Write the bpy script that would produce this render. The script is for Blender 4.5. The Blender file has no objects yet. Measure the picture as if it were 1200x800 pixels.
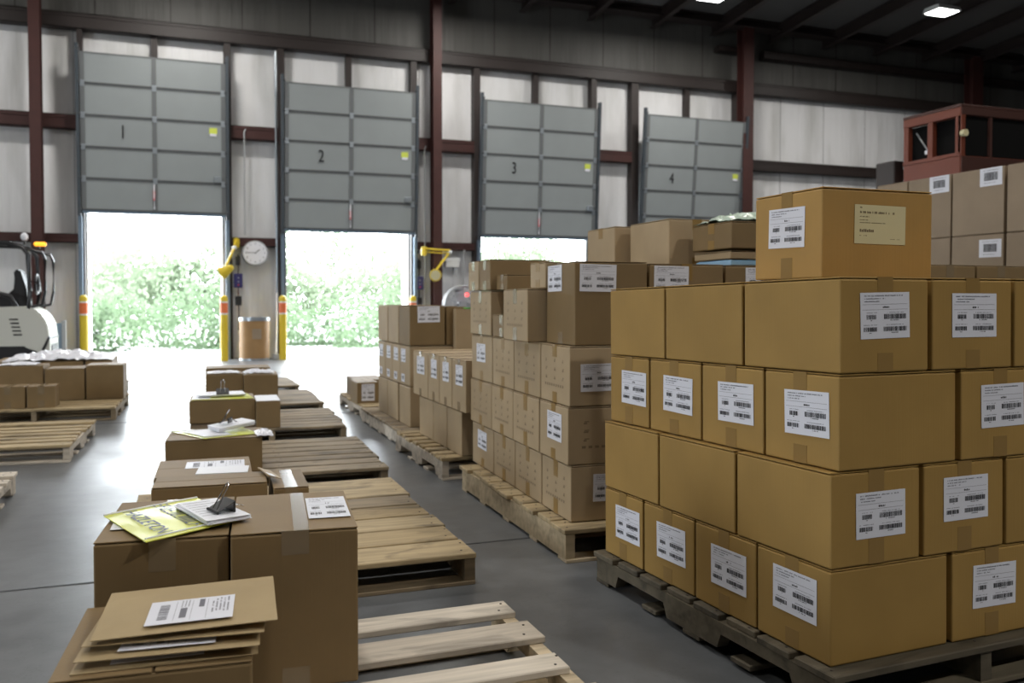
import bpy, bmesh, math, random
from mathutils import Vector, Matrix
R = math.radians
sc = bpy.context.scene
col = sc.collection
random.seed(7)

# ------------------------------------------------------------------ camera, world, light
cam_d = bpy.data.cameras.new('camera')
cam = bpy.data.objects.new('camera', cam_d)
col.objects.link(cam)
cam.location = (0, 0, 1.06)
cam.rotation_euler = (R(90 - 1.6), 0, R(-20.5))
cam_d.sensor_width = 36
cam_d.lens = 36 * 1030 / 1200
cam_d.shift_y = -19.2 / 1200
cam_d.clip_end = 300
cam_d.dof.use_dof = True
cam_d.dof.focus_distance = 2.6
cam_d.dof.aperture_fstop = 4.0
sc.camera = cam

SKY = 22.0
world = bpy.data.worlds.new('world')
sc.world = world
world.use_nodes = True
bgn = world.node_tree.nodes['Background']
bgn.inputs['Color'].default_value = (0.88, 0.945, 1.0, 1)
bgn.inputs['Strength'].default_value = SKY

sc.view_settings.view_transform = 'Standard'
sc.view_settings.look = 'None'
sc.view_settings.gamma = 1.0
sc.view_settings.use_curve_mapping = False
sc.view_settings.exposure = 0.0
sc.cycles.use_denoising = True
sc.cycles.max_bounces = 10
sc.cycles.diffuse_bounces = 6

DOORS = [(-1.57, 0.70, 2.60), (1.78, 4.16, 2.38), (5.58, 8.00, 2.36), (9.16, 11.56, 2.33)]   # x range, height of the raised door's lower edge
WY = 16.9
for i, (a, b, h) in enumerate(DOORS):           # sampling aids in the openings (no light of their own)
    ld = bpy.data.lights.new('door_portal', 'AREA')
    ld.shape = 'RECTANGLE'; ld.size = b - a; ld.size_y = 2.6
    ld.cycles.is_portal = True
    lo = bpy.data.objects.new('door_portal', ld); col.objects.link(lo)
    lo.location = ((a + b) / 2, WY + 0.35, 1.3)
    lo.rotation_euler = (R(-90), 0, 0)

LAMP_Z = 6.75
LAMPS = [(9.45, 14.42), (14.1, 13.45), (4.9, 14.6), (0.0, 14.6), (4.9, 8.5), (9.5, 8.5), (0.0, 8.5), (14.1, 7.5),
         (4.9, 2.5), (0.0, 2.5), (9.5, 2.5), (-4.8, 2.5), (-4.8, 8.5), (0.0, -3.5), (4.9, -3.5), (-4.8, 14.4)]
LAMP_W = 90.0

# ------------------------------------------------------------------ materials
def new_mat(name):
    m = bpy.data.materials.new(name); m.use_nodes = True
    nt = m.node_tree
    return m, nt, nt.nodes['Principled BSDF']

def N(nt, t, **kw):
    n = nt.nodes.new(t)
    for k, v in kw.items(): setattr(n, k, v)
    return n

def plain(name, c, rough=.6, metal=0.0, spec=.5, alpha=1.0, trans=0.0, noise=0.0, nscale=8):
    m, nt, p = new_mat(name)
    p.inputs['Base Color'].default_value = (*c, 1)
    p.inputs['Roughness'].default_value = rough
    p.inputs['Metallic'].default_value = metal
    p.inputs['Specular IOR Level'].default_value = spec
    p.inputs['Alpha'].default_value = alpha
    p.inputs['Transmission Weight'].default_value = trans
    if noise:
        tc = N(nt, 'ShaderNodeTexCoord'); ns = N(nt, 'ShaderNodeTexNoise')
        ns.inputs['Scale'].default_value = nscale; ns.inputs['Detail'].default_value = 5
        nt.links.new(tc.outputs['Object'], ns.inputs['Vector'])
        mx = N(nt, 'ShaderNodeMix', data_type='RGBA')
        mx.inputs['A'].default_value = tuple(x * (1 - noise) for x in c) + (1,)
        mx.inputs['B'].default_value = tuple(min(1, x * (1 + noise)) for x in c) + (1,)
        nt.links.new(ns.outputs['Fac'], mx.inputs['Factor'])
        nt.links.new(mx.outputs['Result'], p.inputs['Base Color'])
    return m

def kraft(name, ca, cb, rough=.62):
    """Corrugated board: a tone per box, faint mottling and fine flute lines."""
    m, nt, p = new_mat(name)
    oi = N(nt, 'ShaderNodeObjectInfo'); tc = N(nt, 'ShaderNodeTexCoord')
    mx = N(nt, 'ShaderNodeMix', data_type='RGBA')
    mx.inputs['A'].default_value = (*ca, 1); mx.inputs['B'].default_value = (*cb, 1)
    nt.links.new(oi.outputs['Random'], mx.inputs['Factor'])
    ns = N(nt, 'ShaderNodeTexNoise'); ns.inputs['Scale'].default_value = 5; ns.inputs['Detail'].default_value = 6
    nt.links.new(tc.outputs['Object'], ns.inputs['Vector'])
    mp = N(nt, 'ShaderNodeMapRange'); mp.inputs['From Min'].default_value = .25; mp.inputs['From Max'].default_value = .75
    mp.inputs['To Min'].default_value = .90; mp.inputs['To Max'].default_value = 1.08
    nt.links.new(ns.outputs['Fac'], mp.inputs['Value'])
    m2 = N(nt, 'ShaderNodeMix', data_type='RGBA', blend_type='MULTIPLY'); m2.inputs['Factor'].default_value = 1
    nt.links.new(mx.outputs['Result'], m2.inputs['A']); nt.links.new(mp.outputs['Result'], m2.inputs['B'])
    nt.links.new(m2.outputs['Result'], p.inputs['Base Color'])
    wv = N(nt, 'ShaderNodeTexNoise'); wv.inputs['Scale'].default_value = 1.0
    mpn = N(nt, 'ShaderNodeMapping'); mpn.inputs['Scale'].default_value = (140, 140, 1.5)
    nt.links.new(tc.outputs['Object'], mpn.inputs['Vector']); nt.links.new(mpn.outputs['Vector'], wv.inputs['Vector'])
    bp = N(nt, 'ShaderNodeBump'); bp.inputs['Strength'].default_value = .06; bp.inputs['Distance'].default_value = .01
    nt.links.new(wv.outputs['Fac'], bp.inputs['Height']); nt.links.new(bp.outputs['Normal'], p.inputs['Normal'])
    p.inputs['Roughness'].default_value = rough
    p.inputs['Specular IOR Level'].default_value = .35
    return m

def wood(name, ca, cb, dark=.45, rough=.75):
    """Rough sawn board: tone per board, long grain, dark stains and knots."""
    m, nt, p = new_mat(name)
    oi = N(nt, 'ShaderNodeObjectInfo'); tc = N(nt, 'ShaderNodeTexCoord')
    mx = N(nt, 'ShaderNodeMix', data_type='RGBA')
    mx.inputs['A'].default_value = (*ca, 1); mx.inputs['B'].default_value = (*cb, 1)
    nt.links.new(oi.outputs['Random'], mx.inputs['Factor'])
    add = N(nt, 'ShaderNodeVectorMath', operation='ADD')
    cmb = N(nt, 'ShaderNodeCombineXYZ')
    mul = N(nt, 'ShaderNodeMath', operation='MULTIPLY'); mul.inputs[1].default_value = 37
    nt.links.new(oi.outputs['Random'], mul.inputs[0])
    for k in range(3): nt.links.new(mul.outputs[0], cmb.inputs[k])
    nt.links.new(tc.outputs['Object'], add.inputs[0]); nt.links.new(cmb.outputs[0], add.inputs[1])
    g = N(nt, 'ShaderNodeMapping'); g.inputs['Scale'].default_value = (2.2, 38, 38)
    nt.links.new(add.outputs[0], g.inputs['Vector'])
    n1 = N(nt, 'ShaderNodeTexNoise'); n1.inputs['Scale'].default_value = 1; n1.inputs['Detail'].default_value = 4
    nt.links.new(g.outputs[0], n1.inputs['Vector'])
    g2 = N(nt, 'ShaderNodeMapping'); g2.inputs['Scale'].default_value = (3.0, 9, 9)
    nt.links.new(add.outputs[0], g2.inputs['Vector'])
    n2 = N(nt, 'ShaderNodeTexNoise'); n2.inputs['Scale'].default_value = 1.2; n2.inputs['Detail'].default_value = 5; n2.inputs['Distortion'].default_value = .8
    nt.links.new(g2.outputs[0], n2.inputs['Vector'])
    mp1 = N(nt, 'ShaderNodeMapRange'); mp1.inputs['From Min'].default_value = .3; mp1.inputs['From Max'].default_value = .7
    mp1.inputs['To Min'].default_value = .78; mp1.inputs['To Max'].default_value = 1.1
    nt.links.new(n1.outputs['Fac'], mp1.inputs['Value'])
    mp2 = N(nt, 'ShaderNodeMapRange'); mp2.inputs['From Min'].default_value = .50; mp2.inputs['From Max'].default_value = .68
    mp2.inputs['To Min'].default_value = 1; mp2.inputs['To Max'].default_value = dark
    nt.links.new(n2.outputs['Fac'], mp2.inputs['Value'])
    mm = N(nt, 'ShaderNodeMath', operation='MULTIPLY')
    nt.links.new(mp1.outputs[0], mm.inputs[0]); nt.links.new(mp2.outputs[0], mm.inputs[1])
    m2 = N(nt, 'ShaderNodeMix', data_type='RGBA', blend_type='MULTIPLY'); m2.inputs['Factor'].default_value = 1
    nt.links.new(mx.outputs['Result'], m2.inputs['A']); nt.links.new(mm.outputs[0], m2.inputs['B'])
    nt.links.new(m2.outputs['Result'], p.inputs['Base Color'])
    bp = N(nt, 'ShaderNodeBump'); bp.inputs['Strength'].default_value = .25; bp.inputs['Distance'].default_value = .004
    nt.links.new(n1.outputs['Fac'], bp.inputs['Height']); nt.links.new(bp.outputs['Normal'], p.inputs['Normal'])
    p.inputs['Roughness'].default_value = rough; p.inputs['Specular IOR Level'].default_value = .3
    return m

def concrete(name):
    m, nt, p = new_mat(name)
    tc = N(nt, 'ShaderNodeTexCoord')
    n1 = N(nt, 'ShaderNodeTexNoise'); n1.inputs['Scale'].default_value = .7; n1.inputs['Detail'].default_value = 8; n1.inputs['Roughness'].default_value = .62
    n2 = N(nt, 'ShaderNodeTexNoise'); n2.inputs['Scale'].default_value = 9; n2.inputs['Detail'].default_value = 6
    nt.links.new(tc.outputs['Object'], n1.inputs['Vector']); nt.links.new(tc.outputs['Object'], n2.inputs['Vector'])
    cr = N(nt, 'ShaderNodeValToRGB')
    cr.color_ramp.elements[0].position = .3; cr.color_ramp.elements[0].color = (.108, .114, .120, 1)
    cr.color_ramp.elements[1].position = .72; cr.color_ramp.elements[1].color = (.175, .183, .192, 1)
    nt.links.new(n1.outputs['Fac'], cr.inputs['Fac'])
    mp = N(nt, 'ShaderNodeMapRange'); mp.inputs['From Min'].default_value = .3; mp.inputs['From Max'].default_value = .7
    mp.inputs['To Min'].default_value = .88; mp.inputs['To Max'].default_value = 1.1
    nt.links.new(n2.outputs['Fac'], mp.inputs['Value'])
    m2 = N(nt, 'ShaderNodeMix', data_type='RGBA', blend_type='MULTIPLY'); m2.inputs['Factor'].default_value = 1
    nt.links.new(cr.outputs['Color'], m2.inputs['A']); nt.links.new(mp.outputs[0], m2.inputs['B'])
    # tyre scuffs: thin dark scribbles
    vz = N(nt, 'ShaderNodeTexVoronoi', feature='DISTANCE_TO_EDGE'); vz.inputs['Scale'].default_value = 1.9
    ad = N(nt, 'ShaderNodeVectorMath', operation='ADD')
    nt.links.new(tc.outputs['Object'], ad.inputs[0]); nt.links.new(n2.outputs['Color'], ad.inputs[1])
    nt.links.new(ad.outputs[0], vz.inputs['Vector'])
    th = N(nt, 'ShaderNodeMapRange'); th.inputs['From Min'].default_value = .0; th.inputs['From Max'].default_value = .012
    th.inputs['To Min'].default_value = .72; th.inputs['To Max'].default_value = 1
    nt.links.new(vz.outputs['Distance'], th.inputs['Value'])
    m3 = N(nt, 'ShaderNodeMix', data_type='RGBA', blend_type='MULTIPLY'); m3.inputs['Factor'].default_value = .6
    nt.links.new(m2.outputs['Result'], m3.inputs['A']); nt.links.new(th.outputs[0], m3.inputs['B'])
    nt.links.new(m3.outputs['Result'], p.inputs['Base Color'])
    rr = N(nt, 'ShaderNodeMapRange'); rr.inputs['From Min'].default_value = .3; rr.inputs['From Max'].default_value = .7
    rr.inputs['To Min'].default_value = .27; rr.inputs['To Max'].default_value = .45
    nt.links.new(n1.outputs['Fac'], rr.inputs['Value']); nt.links.new(rr.outputs[0], p.inputs['Roughness'])
    bp = N(nt, 'ShaderNodeBump'); bp.inputs['Strength'].default_value = .12; bp.inputs['Distance'].default_value = .01
    nt.links.new(n2.outputs['Fac'], bp.inputs['Height']); nt.links.new(bp.outputs['Normal'], p.inputs['Normal'])
    return m

def facing(name, ca, cb):
    """White vinyl faced insulation: broad stains and soft vertical creases."""
    m, nt, p = new_mat(name)
    tc = N(nt, 'ShaderNodeTexCoord')
    g = N(nt, 'ShaderNodeMapping'); g.inputs['Scale'].default_value = (1.6, 1, .35)
    nt.links.new(tc.outputs['Object'], g.inputs['Vector'])
    n1 = N(nt, 'ShaderNodeTexNoise'); n1.inputs['Scale'].default_value = 1.3; n1.inputs['Detail'].default_value = 7
    nt.links.new(g.outputs[0], n1.inputs['Vector'])
    cr = N(nt, 'ShaderNodeValToRGB')
    cr.color_ramp.elements[0].position = .28; cr.color_ramp.elements[0].color = (*ca, 1)
    cr.color_ramp.elements[1].position = .55; cr.color_ramp.elements[1].color = (*cb, 1)
    nt.links.new(n1.outputs['Fac'], cr.inputs['Fac']); nt.links.new(cr.outputs['Color'], p.inputs['Base Color'])
    g2 = N(nt, 'ShaderNodeMapping'); g2.inputs['Scale'].default_value = (5, 1, .4)
    nt.links.new(tc.outputs['Object'], g2.inputs['Vector'])
    n2 = N(nt, 'ShaderNodeTexNoise'); n2.inputs['Scale'].default_value = 1; n2.inputs['Detail'].default_value = 3
    nt.links.new(g2.outputs[0], n2.inputs['Vector'])
    bp = N(nt, 'ShaderNodeBump'); bp.inputs['Strength'].default_value = .5; bp.inputs['Distance'].default_value = .06
    nt.links.new(n2.outputs['Fac'], bp.inputs['Height']); nt.links.new(bp.outputs['Normal'], p.inputs['Normal'])
    p.inputs['Roughness'].default_value = .55
    return m

def leaf(name, c, sc_):
    """Thin leaves: as much light passes through as comes back."""
    m = plain(name, c, .9, noise=.25, nscale=sc_)
    nt = m.node_tree; p = nt.nodes['Principled BSDF']
    tr = N(nt, 'ShaderNodeBsdfTranslucent'); mx = N(nt, 'ShaderNodeMixShader'); mx.inputs['Fac'].default_value = .5
    src = p.inputs['Base Color'].links[0].from_socket
    br = N(nt, 'ShaderNodeMix', data_type='RGBA', blend_type='MULTIPLY'); br.inputs['Factor'].default_value = 1; br.inputs['B'].default_value = (1.7, 1.7, 1.5, 1)
    nt.links.new(src, br.inputs['A'])
    for n_, sk in ((p, 'Base Color'), (tr, 'Color')): nt.links.new(br.outputs['Result'], n_.inputs[sk])
    nt.links.new(p.outputs[0], mx.inputs[1]); nt.links.new(tr.outputs[0], mx.inputs[2])
    nt.links.new(mx.outputs[0], nt.nodes['Material Output'].inputs['Surface'])
    return m

def glow(name, c, s):
    m, nt, p = new_mat(name)
    p.inputs['Base Color'].default_value = (*c, 1)
    p.inputs['Emission Color'].default_value = (*c, 1); p.inputs['Emission Strength'].default_value = s
    return m

M = dict(
    kraft=kraft('kraft_board', (.205, .137, .062), (.24, .161, .075)),  # darkened to carry the shade on the front middle cartons
    kraft_gold=kraft('golden_kraft_board', (.318, .193, .052), (.362, .221, .062)),
    kraft_pale=kraft('pale_kraft_board', (.36, .265, .155), (.42, .315, .19)),
    kraft_grey=kraft('greyish_board', (.27, .205, .14), (.31, .235, .16)),
    kraft_warm=kraft('warm_kraft_board', (.40, .235, .065), (.42, .25, .075)),
    mailer=kraft('mailer_paper', (.40, .30, .16), (.43, .325, .18)),
    tape=plain('packing_tape', (.275, .170, .056), .4, spec=.25),
    clear_tape=plain('clear_tape', (.235, .175, .105), .2, spec=.6),
    paper=plain('label_paper', (.74, .75, .82), .5),
    sheet=plain('white_sheet', (.80, .81, .86), .55),
    cream=plain('cream_paper', (.66, .60, .36), .55),
    ink=plain('black_ink', (.015, .015, .02), .6),
    grey_ink=plain('grey_ink', (.16, .16, .19), .6),
    print=plain('brown_print', (.14, .095, .05), .7),
    blue_ink=plain('slate_ink', (.10, .11, .20), .5),
    wood_new=wood('pale_pine', (.50, .39, .24), (.62, .51, .35), .75),
    wood_mid=wood('dry_pine', (.38, .28, .145), (.50, .39, .23)),
    wood_old=wood('weathered_pine', (.22, .165, .10), (.33, .26, .17), .5),
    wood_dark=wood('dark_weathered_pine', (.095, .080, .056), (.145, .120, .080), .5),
    wood_white=wood('whitish_pine', (.56, .49, .40), (.68, .61, .51), .6),
    concrete=concrete('polished_concrete'),
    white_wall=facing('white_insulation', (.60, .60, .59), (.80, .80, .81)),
    dull_wall=facing('dull_insulation', (.080, .077, .071), (.105, .102, .094)),  # dark tone carries the shade above lamp height
    seam=plain('wall_seam', (.42, .42, .42), .7),
    maroon=plain('maroon_steel', (.055, .016, .013), .6, noise=.25, nscale=6),
    dark_steel=plain('dark_steel', (.026, .018, .016), .55, noise=.25, nscale=5),
    door_grey=plain('door_grey', (.27, .295, .30), .45, noise=.08, nscale=2),
    door_line=plain('door_joint', (.06, .065, .07), .5),
    stile=plain('door_stile', (.14, .15, .155), .45),
    galv=plain('galvanised_steel', (.36, .40, .44), .35, .7),
    roof=plain('roof_lining', (.075, .073, .07), .8),
    track_steel=plain('track_steel', (.07, .085, .10), .4, .3),
    blue_steel=plain('blue_grey_steel', (.17, .23, .30), .4, .3),
    yellow=plain('safety_yellow', (.72, .53, .03), .45),
    yellow2=plain('sticker_yellow', (.62, .70, .10), .5),
    yellow_film=plain('yellow_plastic', (.70, .74, .10), .28, spec=.6),
    orange=plain('orange_band', (.75, .17, .05), .45),
    white=plain('white_paint', (.78, .78, .77), .4),
    truck=plain('truck_cream', (.66, .66, .60), .35),
    black=plain('black_rubber', (.014, .014, .016), .5),
    black_gloss=plain('black_metal', (.016, .016, .018), .28),
    chrome=plain('chrome', (.75, .75, .76), .15, 1.0),
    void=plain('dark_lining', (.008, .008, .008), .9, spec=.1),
    faint_print=plain('faint_print', (.225, .165, .095), .7),
    rust=plain('rust_red_paint', (.155, .036, .017), .5, noise=.25, nscale=3),
    dark_rust=plain('dark_rust_paint', (.055, .018, .012), .6),
    drum=kraft('fibre_drum', (.34, .20, .085), (.34, .20, .085)),
    navy=plain('navy_plastic', (.03, .03, .14), .4),
    red_light=glow('red_light', (1.0, .10, .10), 2.0),
    amber=glow('amber_light', (1.0, .42, .03), 1.6),
    lamp=glow('lamp_lens', (1.0, .98, .95), 14.0),
    fan_grey=plain('fan_grey', (.42, .43, .44), .5),
    light_blue=plain('light_blue_plastic', (.33, .56, .78), .4),
    mint_film=plain('mint_plastic', (.50, .60, .50), .25, spec=.6),
    film=plain('white_plastic', (.80, .81, .87), .3, spec=.6),
    green=plain('green_band', (.10, .50, .04), .5),
    red=plain('red_label', (.65, .05, .05), .5),
    clock_face=plain('clock_face', (.78, .78, .82), .5),
    asphalt=plain('outdoor_paving', (.50, .50, .49), .9, noise=.06, nscale=1),
    leaf_a=leaf('leaf_green', (.055, .080, .050), 1.2),  # green greyed a little for the veil of glare outdoors
    leaf_b=leaf('pale_leaf', (.108, .134, .100), .5),  # paleness stands in for the veil of glare over the trees
    bark=plain('bark', (.12, .09, .06), .9),
)

# ------------------------------------------------------------------ mesh helpers
class MB:
    """Collects shapes into one mesh; each shape may carry its own material."""
    def __init__(s):
        s.bm = bmesh.new(); s.mats = []
    def mi(s, m):
        if m not in s.mats: s.mats.append(m)
        return s.mats.index(m)
    def _fin(s, verts, m, T):
        fs = {f for v in verts for f in v.link_faces}
        i = s.mi(m)
        for f in fs: f.material_index = i
        if T is not None: bmesh.ops.transform(s.bm, matrix=T, verts=verts)
    def box(s, x0, x1, y0, y1, z0, z1, m, bev=0.0, T=None, seg=1):
        P = [(x, y, z) for z in (z0, z1) for y in (y0, y1) for x in (x0, x1)]
        vs = [s.bm.verts.new(p) for p in P]
        fi = [(0, 2, 3, 1), (4, 5, 7, 6), (0, 1, 5, 4), (2, 6, 7, 3), (0, 4, 6, 2), (1, 3, 7, 5)]
        fs = [s.bm.faces.new([vs[k] for k in q]) for q in fi]
        i = s.mi(m)
        for f in fs: f.material_index = i
        if bev:
            es = {e for v in vs for e in v.link_edges}
            r = bmesh.ops.bevel(s.bm, geom=list(es), offset=bev, segments=seg, affect='EDGES', profile=.5)
            vs = list({v for f in r['faces'] for v in f.verts} | {v for v in vs if v.is_valid})
            for f in {f for v in vs for f in v.link_faces}: f.material_index = i
        if T is not None: bmesh.ops.transform(s.bm, matrix=T, verts=vs)
    def quad(s, pts, m):
        f = s.bm.faces.new([s.bm.verts.new(p) for p in pts]); f.material_index = s.mi(m)
    def cyl(s, p, q, r, m, n=16, r2=None, cap=True):
        p, q = Vector(p), Vector(q); d = q - p
        T = Matrix.Translation((p + q) / 2) @ d.to_track_quat('Z', 'Y').to_matrix().to_4x4()
        res = bmesh.ops.create_cone(s.bm, cap_ends=cap, segments=n, radius1=r, radius2=r if r2 is None else r2, depth=d.length)
        s._fin(res['verts'], m, T)
    def ball(s, c, r, m, scale=(1, 1, 1), n=16):
        res = bmesh.ops.create_uvsphere(s.bm, u_segments=n, v_segments=n // 2, radius=r)
        s._fin(res['verts'], m, Matrix.Translation(c) @ Matrix.Diagonal((*scale, 1)))
    def tube(s, pts, r, m, n=8, closed=False):
        pts = [Vector(p) for p in pts]; K = len(pts); rings = []
        for k, p in enumerate(pts):
            if closed: d = pts[(k + 1) % K] - pts[k - 1]
            else: d = pts[min(k + 1, K - 1)] - pts[max(k - 1, 0)]
            q = d.to_track_quat('Z', 'Y')
            rings.append([s.bm.verts.new(p + q @ Vector((r * math.cos(2 * math.pi * j / n), r * math.sin(2 * math.pi * j / n), 0))) for j in range(n)])
        i = s.mi(m)
        for k in range(K if closed else K - 1):
            a, b = rings[k], rings[(k + 1) % K]
            for j in range(n):
                s.bm.faces.new((a[j], a[(j + 1) % n], b[(j + 1) % n], b[j])).material_index = i
        if not closed:
            s.bm.faces.new(rings[0][::-1]).material_index = i; s.bm.faces.new(rings[-1]).material_index = i
    def prism(s, poly, axis, a, b, m, bev=0.0):
        """poly: 2-D outline; extruded along axis ('x','y','z') from a to b."""
        def P(u, v, w): return {'x': (w, u, v), 'y': (u, w, v), 'z': (u, v, w)}[axis]
        A = [s.bm.verts.new(P(u, v, a)) for u, v in poly]; B = [s.bm.verts.new(P(u, v, b)) for u, v in poly]
        i = s.mi(m); n = len(poly); fs = [s.bm.faces.new(A), s.bm.faces.new(B[::-1])]
        for k in range(n): fs.append(s.bm.faces.new((A[k], B[k], B[(k + 1) % n], A[(k + 1) % n])))
        for f in fs: f.material_index = i
        if bev:
            es = {e for f in fs for e in f.edges}
            r = bmesh.ops.bevel(s.bm, geom=list(es), offset=bev, segments=2, affect='EDGES')
            for f in r['faces']: f.material_index = i
    def add_mesh(s, me, m, T):
        n0 = len(s.bm.verts); f0 = len(s.bm.faces)
        s.bm.from_mesh(me); s.bm.verts.ensure_lookup_table(); s.bm.faces.ensure_lookup_table()
        bmesh.ops.transform(s.bm, matrix=T, verts=s.bm.verts[n0:])
        i = s.mi(m)
        for f in s.bm.faces[f0:]: f.material_index = i
    def build(s, name, parent=None, loc=None, rot=None, smooth=False):
        bmesh.ops.recalc_face_normals(s.bm, faces=s.bm.faces)
        me = bpy.data.meshes.new(name); s.bm.to_mesh(me); s.bm.free()
        for m in s.mats: me.materials.append(M[m])
        if smooth:
            for p in me.polygons: p.use_smooth = True
            me.set_sharp_from_angle(angle=R(40))
        o = bpy.data.objects.new(name, me); col.objects.link(o)
        if parent: o.parent = parent
        if loc is not None: o.location = loc
        if rot is not None: o.rotation_euler = rot
        return o

def tag(o, label, cat, group=None, kind=None):
    o['label'] = label; o['category'] = cat
    if group: o['group'] = group
    if kind: o['kind'] = kind
    return o

def struct(o):
    o['kind'] = 'structure'; return o

def thing(name, label, cat, loc=(0, 0, 0), rot=(0, 0, 0), group=None):
    o = bpy.data.objects.new(name, None); col.objects.link(o)
    o.empty_display_size = .1
    o.location = loc; o.rotation_euler = rot
    return tag(o, label, cat, group)

def text_mesh(s, size, ext=.0):
    cu = bpy.data.curves.new('lettering', 'FONT'); cu.body = s; cu.size = size; cu.extrude = ext
    cu.align_x = 'CENTER'; cu.align_y = 'CENTER'
    o = bpy.data.objects.new('lettering', cu); col.objects.link(o)
    bpy.context.view_layer.update()
    me = bpy.data.meshes.new_from_object(o.evaluated_get(bpy.context.evaluated_depsgraph_get()))
    bpy.data.objects.remove(o); bpy.data.curves.remove(cu)
    return me

# ================================================================== SETTING
mb = MB(); mb.box(-12, 27, -7, WY + .25, -.25, 0, 'concrete'); struct(mb.build('floor'))
mb = MB()                                                       # saw-cut joints, filled dark
for y in (3.62, 8.3, 13.2): mb.box(-12, 27, y, y + .012, .0005, .002, 'door_line')
for x in (-3.2, 4.2): mb.box(x, x + .012, -7, 16.8, .0005, .002, 'door_line')
struct(mb.build('trim_1'))
EAVE = 7.15
RP = .085
# dock wall, built round its four openings; pale facing, with shade put into its colour above the top girt
mb = MB()
xs = -12.0
for a, b, h in DOORS:
    mb.box(xs, a, WY, WY + .2, 0, 5.85, 'white_wall'); mb.box(a, b, WY, WY + .2, 2.75, 5.85, 'white_wall'); xs = b
mb.box(xs, 27, WY, WY + .2, 0, 5.85, 'white_wall')
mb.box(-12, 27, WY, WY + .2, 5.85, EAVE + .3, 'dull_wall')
x = -11.5
while x < 26:
    if not any(a - .1 < x < b + .1 for a, b, h in DOORS): mb.box(x, x + .02, WY - .006, WY, 0, 5.8, 'seam')
    mb.box(x + .35, x + .365, WY - .006, WY, 5.9, EAVE, 'dark_steel')
    x += 1.22
struct(mb.build('wall_back'))
LY0, LY1, LZ = 2.2, 5.4, 2.7                                     # unseen opening added in the left wall to light the cartons' left faces
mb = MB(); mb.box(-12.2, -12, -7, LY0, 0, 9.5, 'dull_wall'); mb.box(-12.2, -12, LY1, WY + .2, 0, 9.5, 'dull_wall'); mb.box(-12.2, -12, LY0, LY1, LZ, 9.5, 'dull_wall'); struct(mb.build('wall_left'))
ld = bpy.data.lights.new('door_portal', 'AREA'); ld.shape = 'RECTANGLE'; ld.size = LY1 - LY0; ld.size_y = LZ; ld.cycles.is_portal = True
lo = bpy.data.objects.new('door_portal', ld); col.objects.link(lo); lo.location = (-12.1, (LY0 + LY1) / 2, LZ / 2); lo.rotation_euler = (R(90), 0, R(-90))
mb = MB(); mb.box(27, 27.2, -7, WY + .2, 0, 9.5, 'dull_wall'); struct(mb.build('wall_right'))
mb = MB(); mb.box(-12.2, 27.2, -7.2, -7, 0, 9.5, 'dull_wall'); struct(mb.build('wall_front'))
mb = MB()
yf = -7.0
mb.prism([(WY + .2, EAVE), (yf, EAVE + RP * (WY + .2 - yf)), (yf, EAVE + .15 + RP * (WY + .2 - yf)), (WY + .2, EAVE + .15)], 'x', -12.2, 27.2, 'roof')
struct(mb.build('ceiling'))
def roof_z(y): return EAVE + RP * (WY + .2 - y)

COLX = [-2.255, 4.60, 11.66, 18.34]
tn = 2
for cx, w in zip(COLX, (.17, .17, .26, .34)):
    mb = MB()
    mb.box(cx - w / 2, cx + w / 2, 16.36, 16.38, 0, EAVE - .12, 'maroon'); mb.box(cx - w / 2, cx + w / 2, 16.60, 16.62, 0, EAVE - .12, 'maroon')
    mb.box(cx - .008, cx + .008, 16.38, 16.60, 0, EAVE - .12, 'maroon')
    mb.box(cx - w / 2 - .06, cx + w / 2 + .06, 16.3, 16.68, 0, .02, 'maroon')
    struct(mb.build('trim_%d' % tn)); tn += 1
mb = MB()                                                       # deep eave beam along the top of the dock wall
mb.box(-12, 27, 16.30, 16.62, EAVE - .12, EAVE - .10, 'dark_steel'); mb.box(-12, 27, 16.30, 16.62, EAVE + .03, EAVE + .05, 'dark_steel'); mb.box(-12, 27, 16.44, 16.47, EAVE - .10, EAVE + .03, 'dark_steel')
struct(mb.build('trim_%d' % tn)); tn += 1
for k in range(26):                                             # roof joists running back from the dock wall
    x = -11.5 + k * 1.5
    mb = MB()
    for dz, hw in ((.02, .06), (.26, .06)): mb.prism([(16.8, roof_z(16.8) - dz), (-6.9, roof_z(-6.9) - dz), (-6.9, roof_z(-6.9) - dz - .02), (16.8, roof_z(16.8) - dz - .02)], 'x', x - hw, x + hw, 'dark_steel')
    mb.prism([(16.8, roof_z(16.8) - .04), (-6.9, roof_z(-6.9) - .04), (-6.9, roof_z(-6.9) - .27), (16.8, roof_z(16.8) - .27)], 'x', x - .01, x + .01, 'dark_steel')
    struct(mb.build('trim_%d' % tn)); tn += 1
def girt(x0, x1, z0, z1, m='dark_steel', d=.2):
    global tn
    mb = MB(); y = WY - .02
    mb.box(x0, x1, y - d, y, z1 - .012, z1, m); mb.box(x0, x1, y - d, y - d + .012, z1 - .06, z1, m)
    mb.box(x0, x1, y - .012, y, z0, z1, m); mb.box(x0, x1, y - d, y, z0, z0 + .012, m); mb.box(x0, x1, y - d, y - d + .012, z0, z0 + .06, m)
    mb.box(x0, x1, y - d + .012, y - .013, z0 + .013, z1 - .013, m)
    struct(mb.build('trim_%d' % tn)); tn += 1
girt(-12, 27, 5.68, 5.94)
girt(12.3, 27, 6.5, 6.68)
girt(11.1, 11.9, 6.56, 6.68)
JX = [(-1.66, -1.57), (.72, .84), (1.66, 1.78), (4.16, 4.28), (5.44, 5.57), (8.02, 8.14), (8.96, 9.13), (11.58, 11.70)]
spans = [(-12, JX[0][0]), (JX[1][1], JX[2][0]), (JX[3][1], JX[4][0]), (JX[5][1], JX[6][0]), (JX[7][1], 27)]
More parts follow.
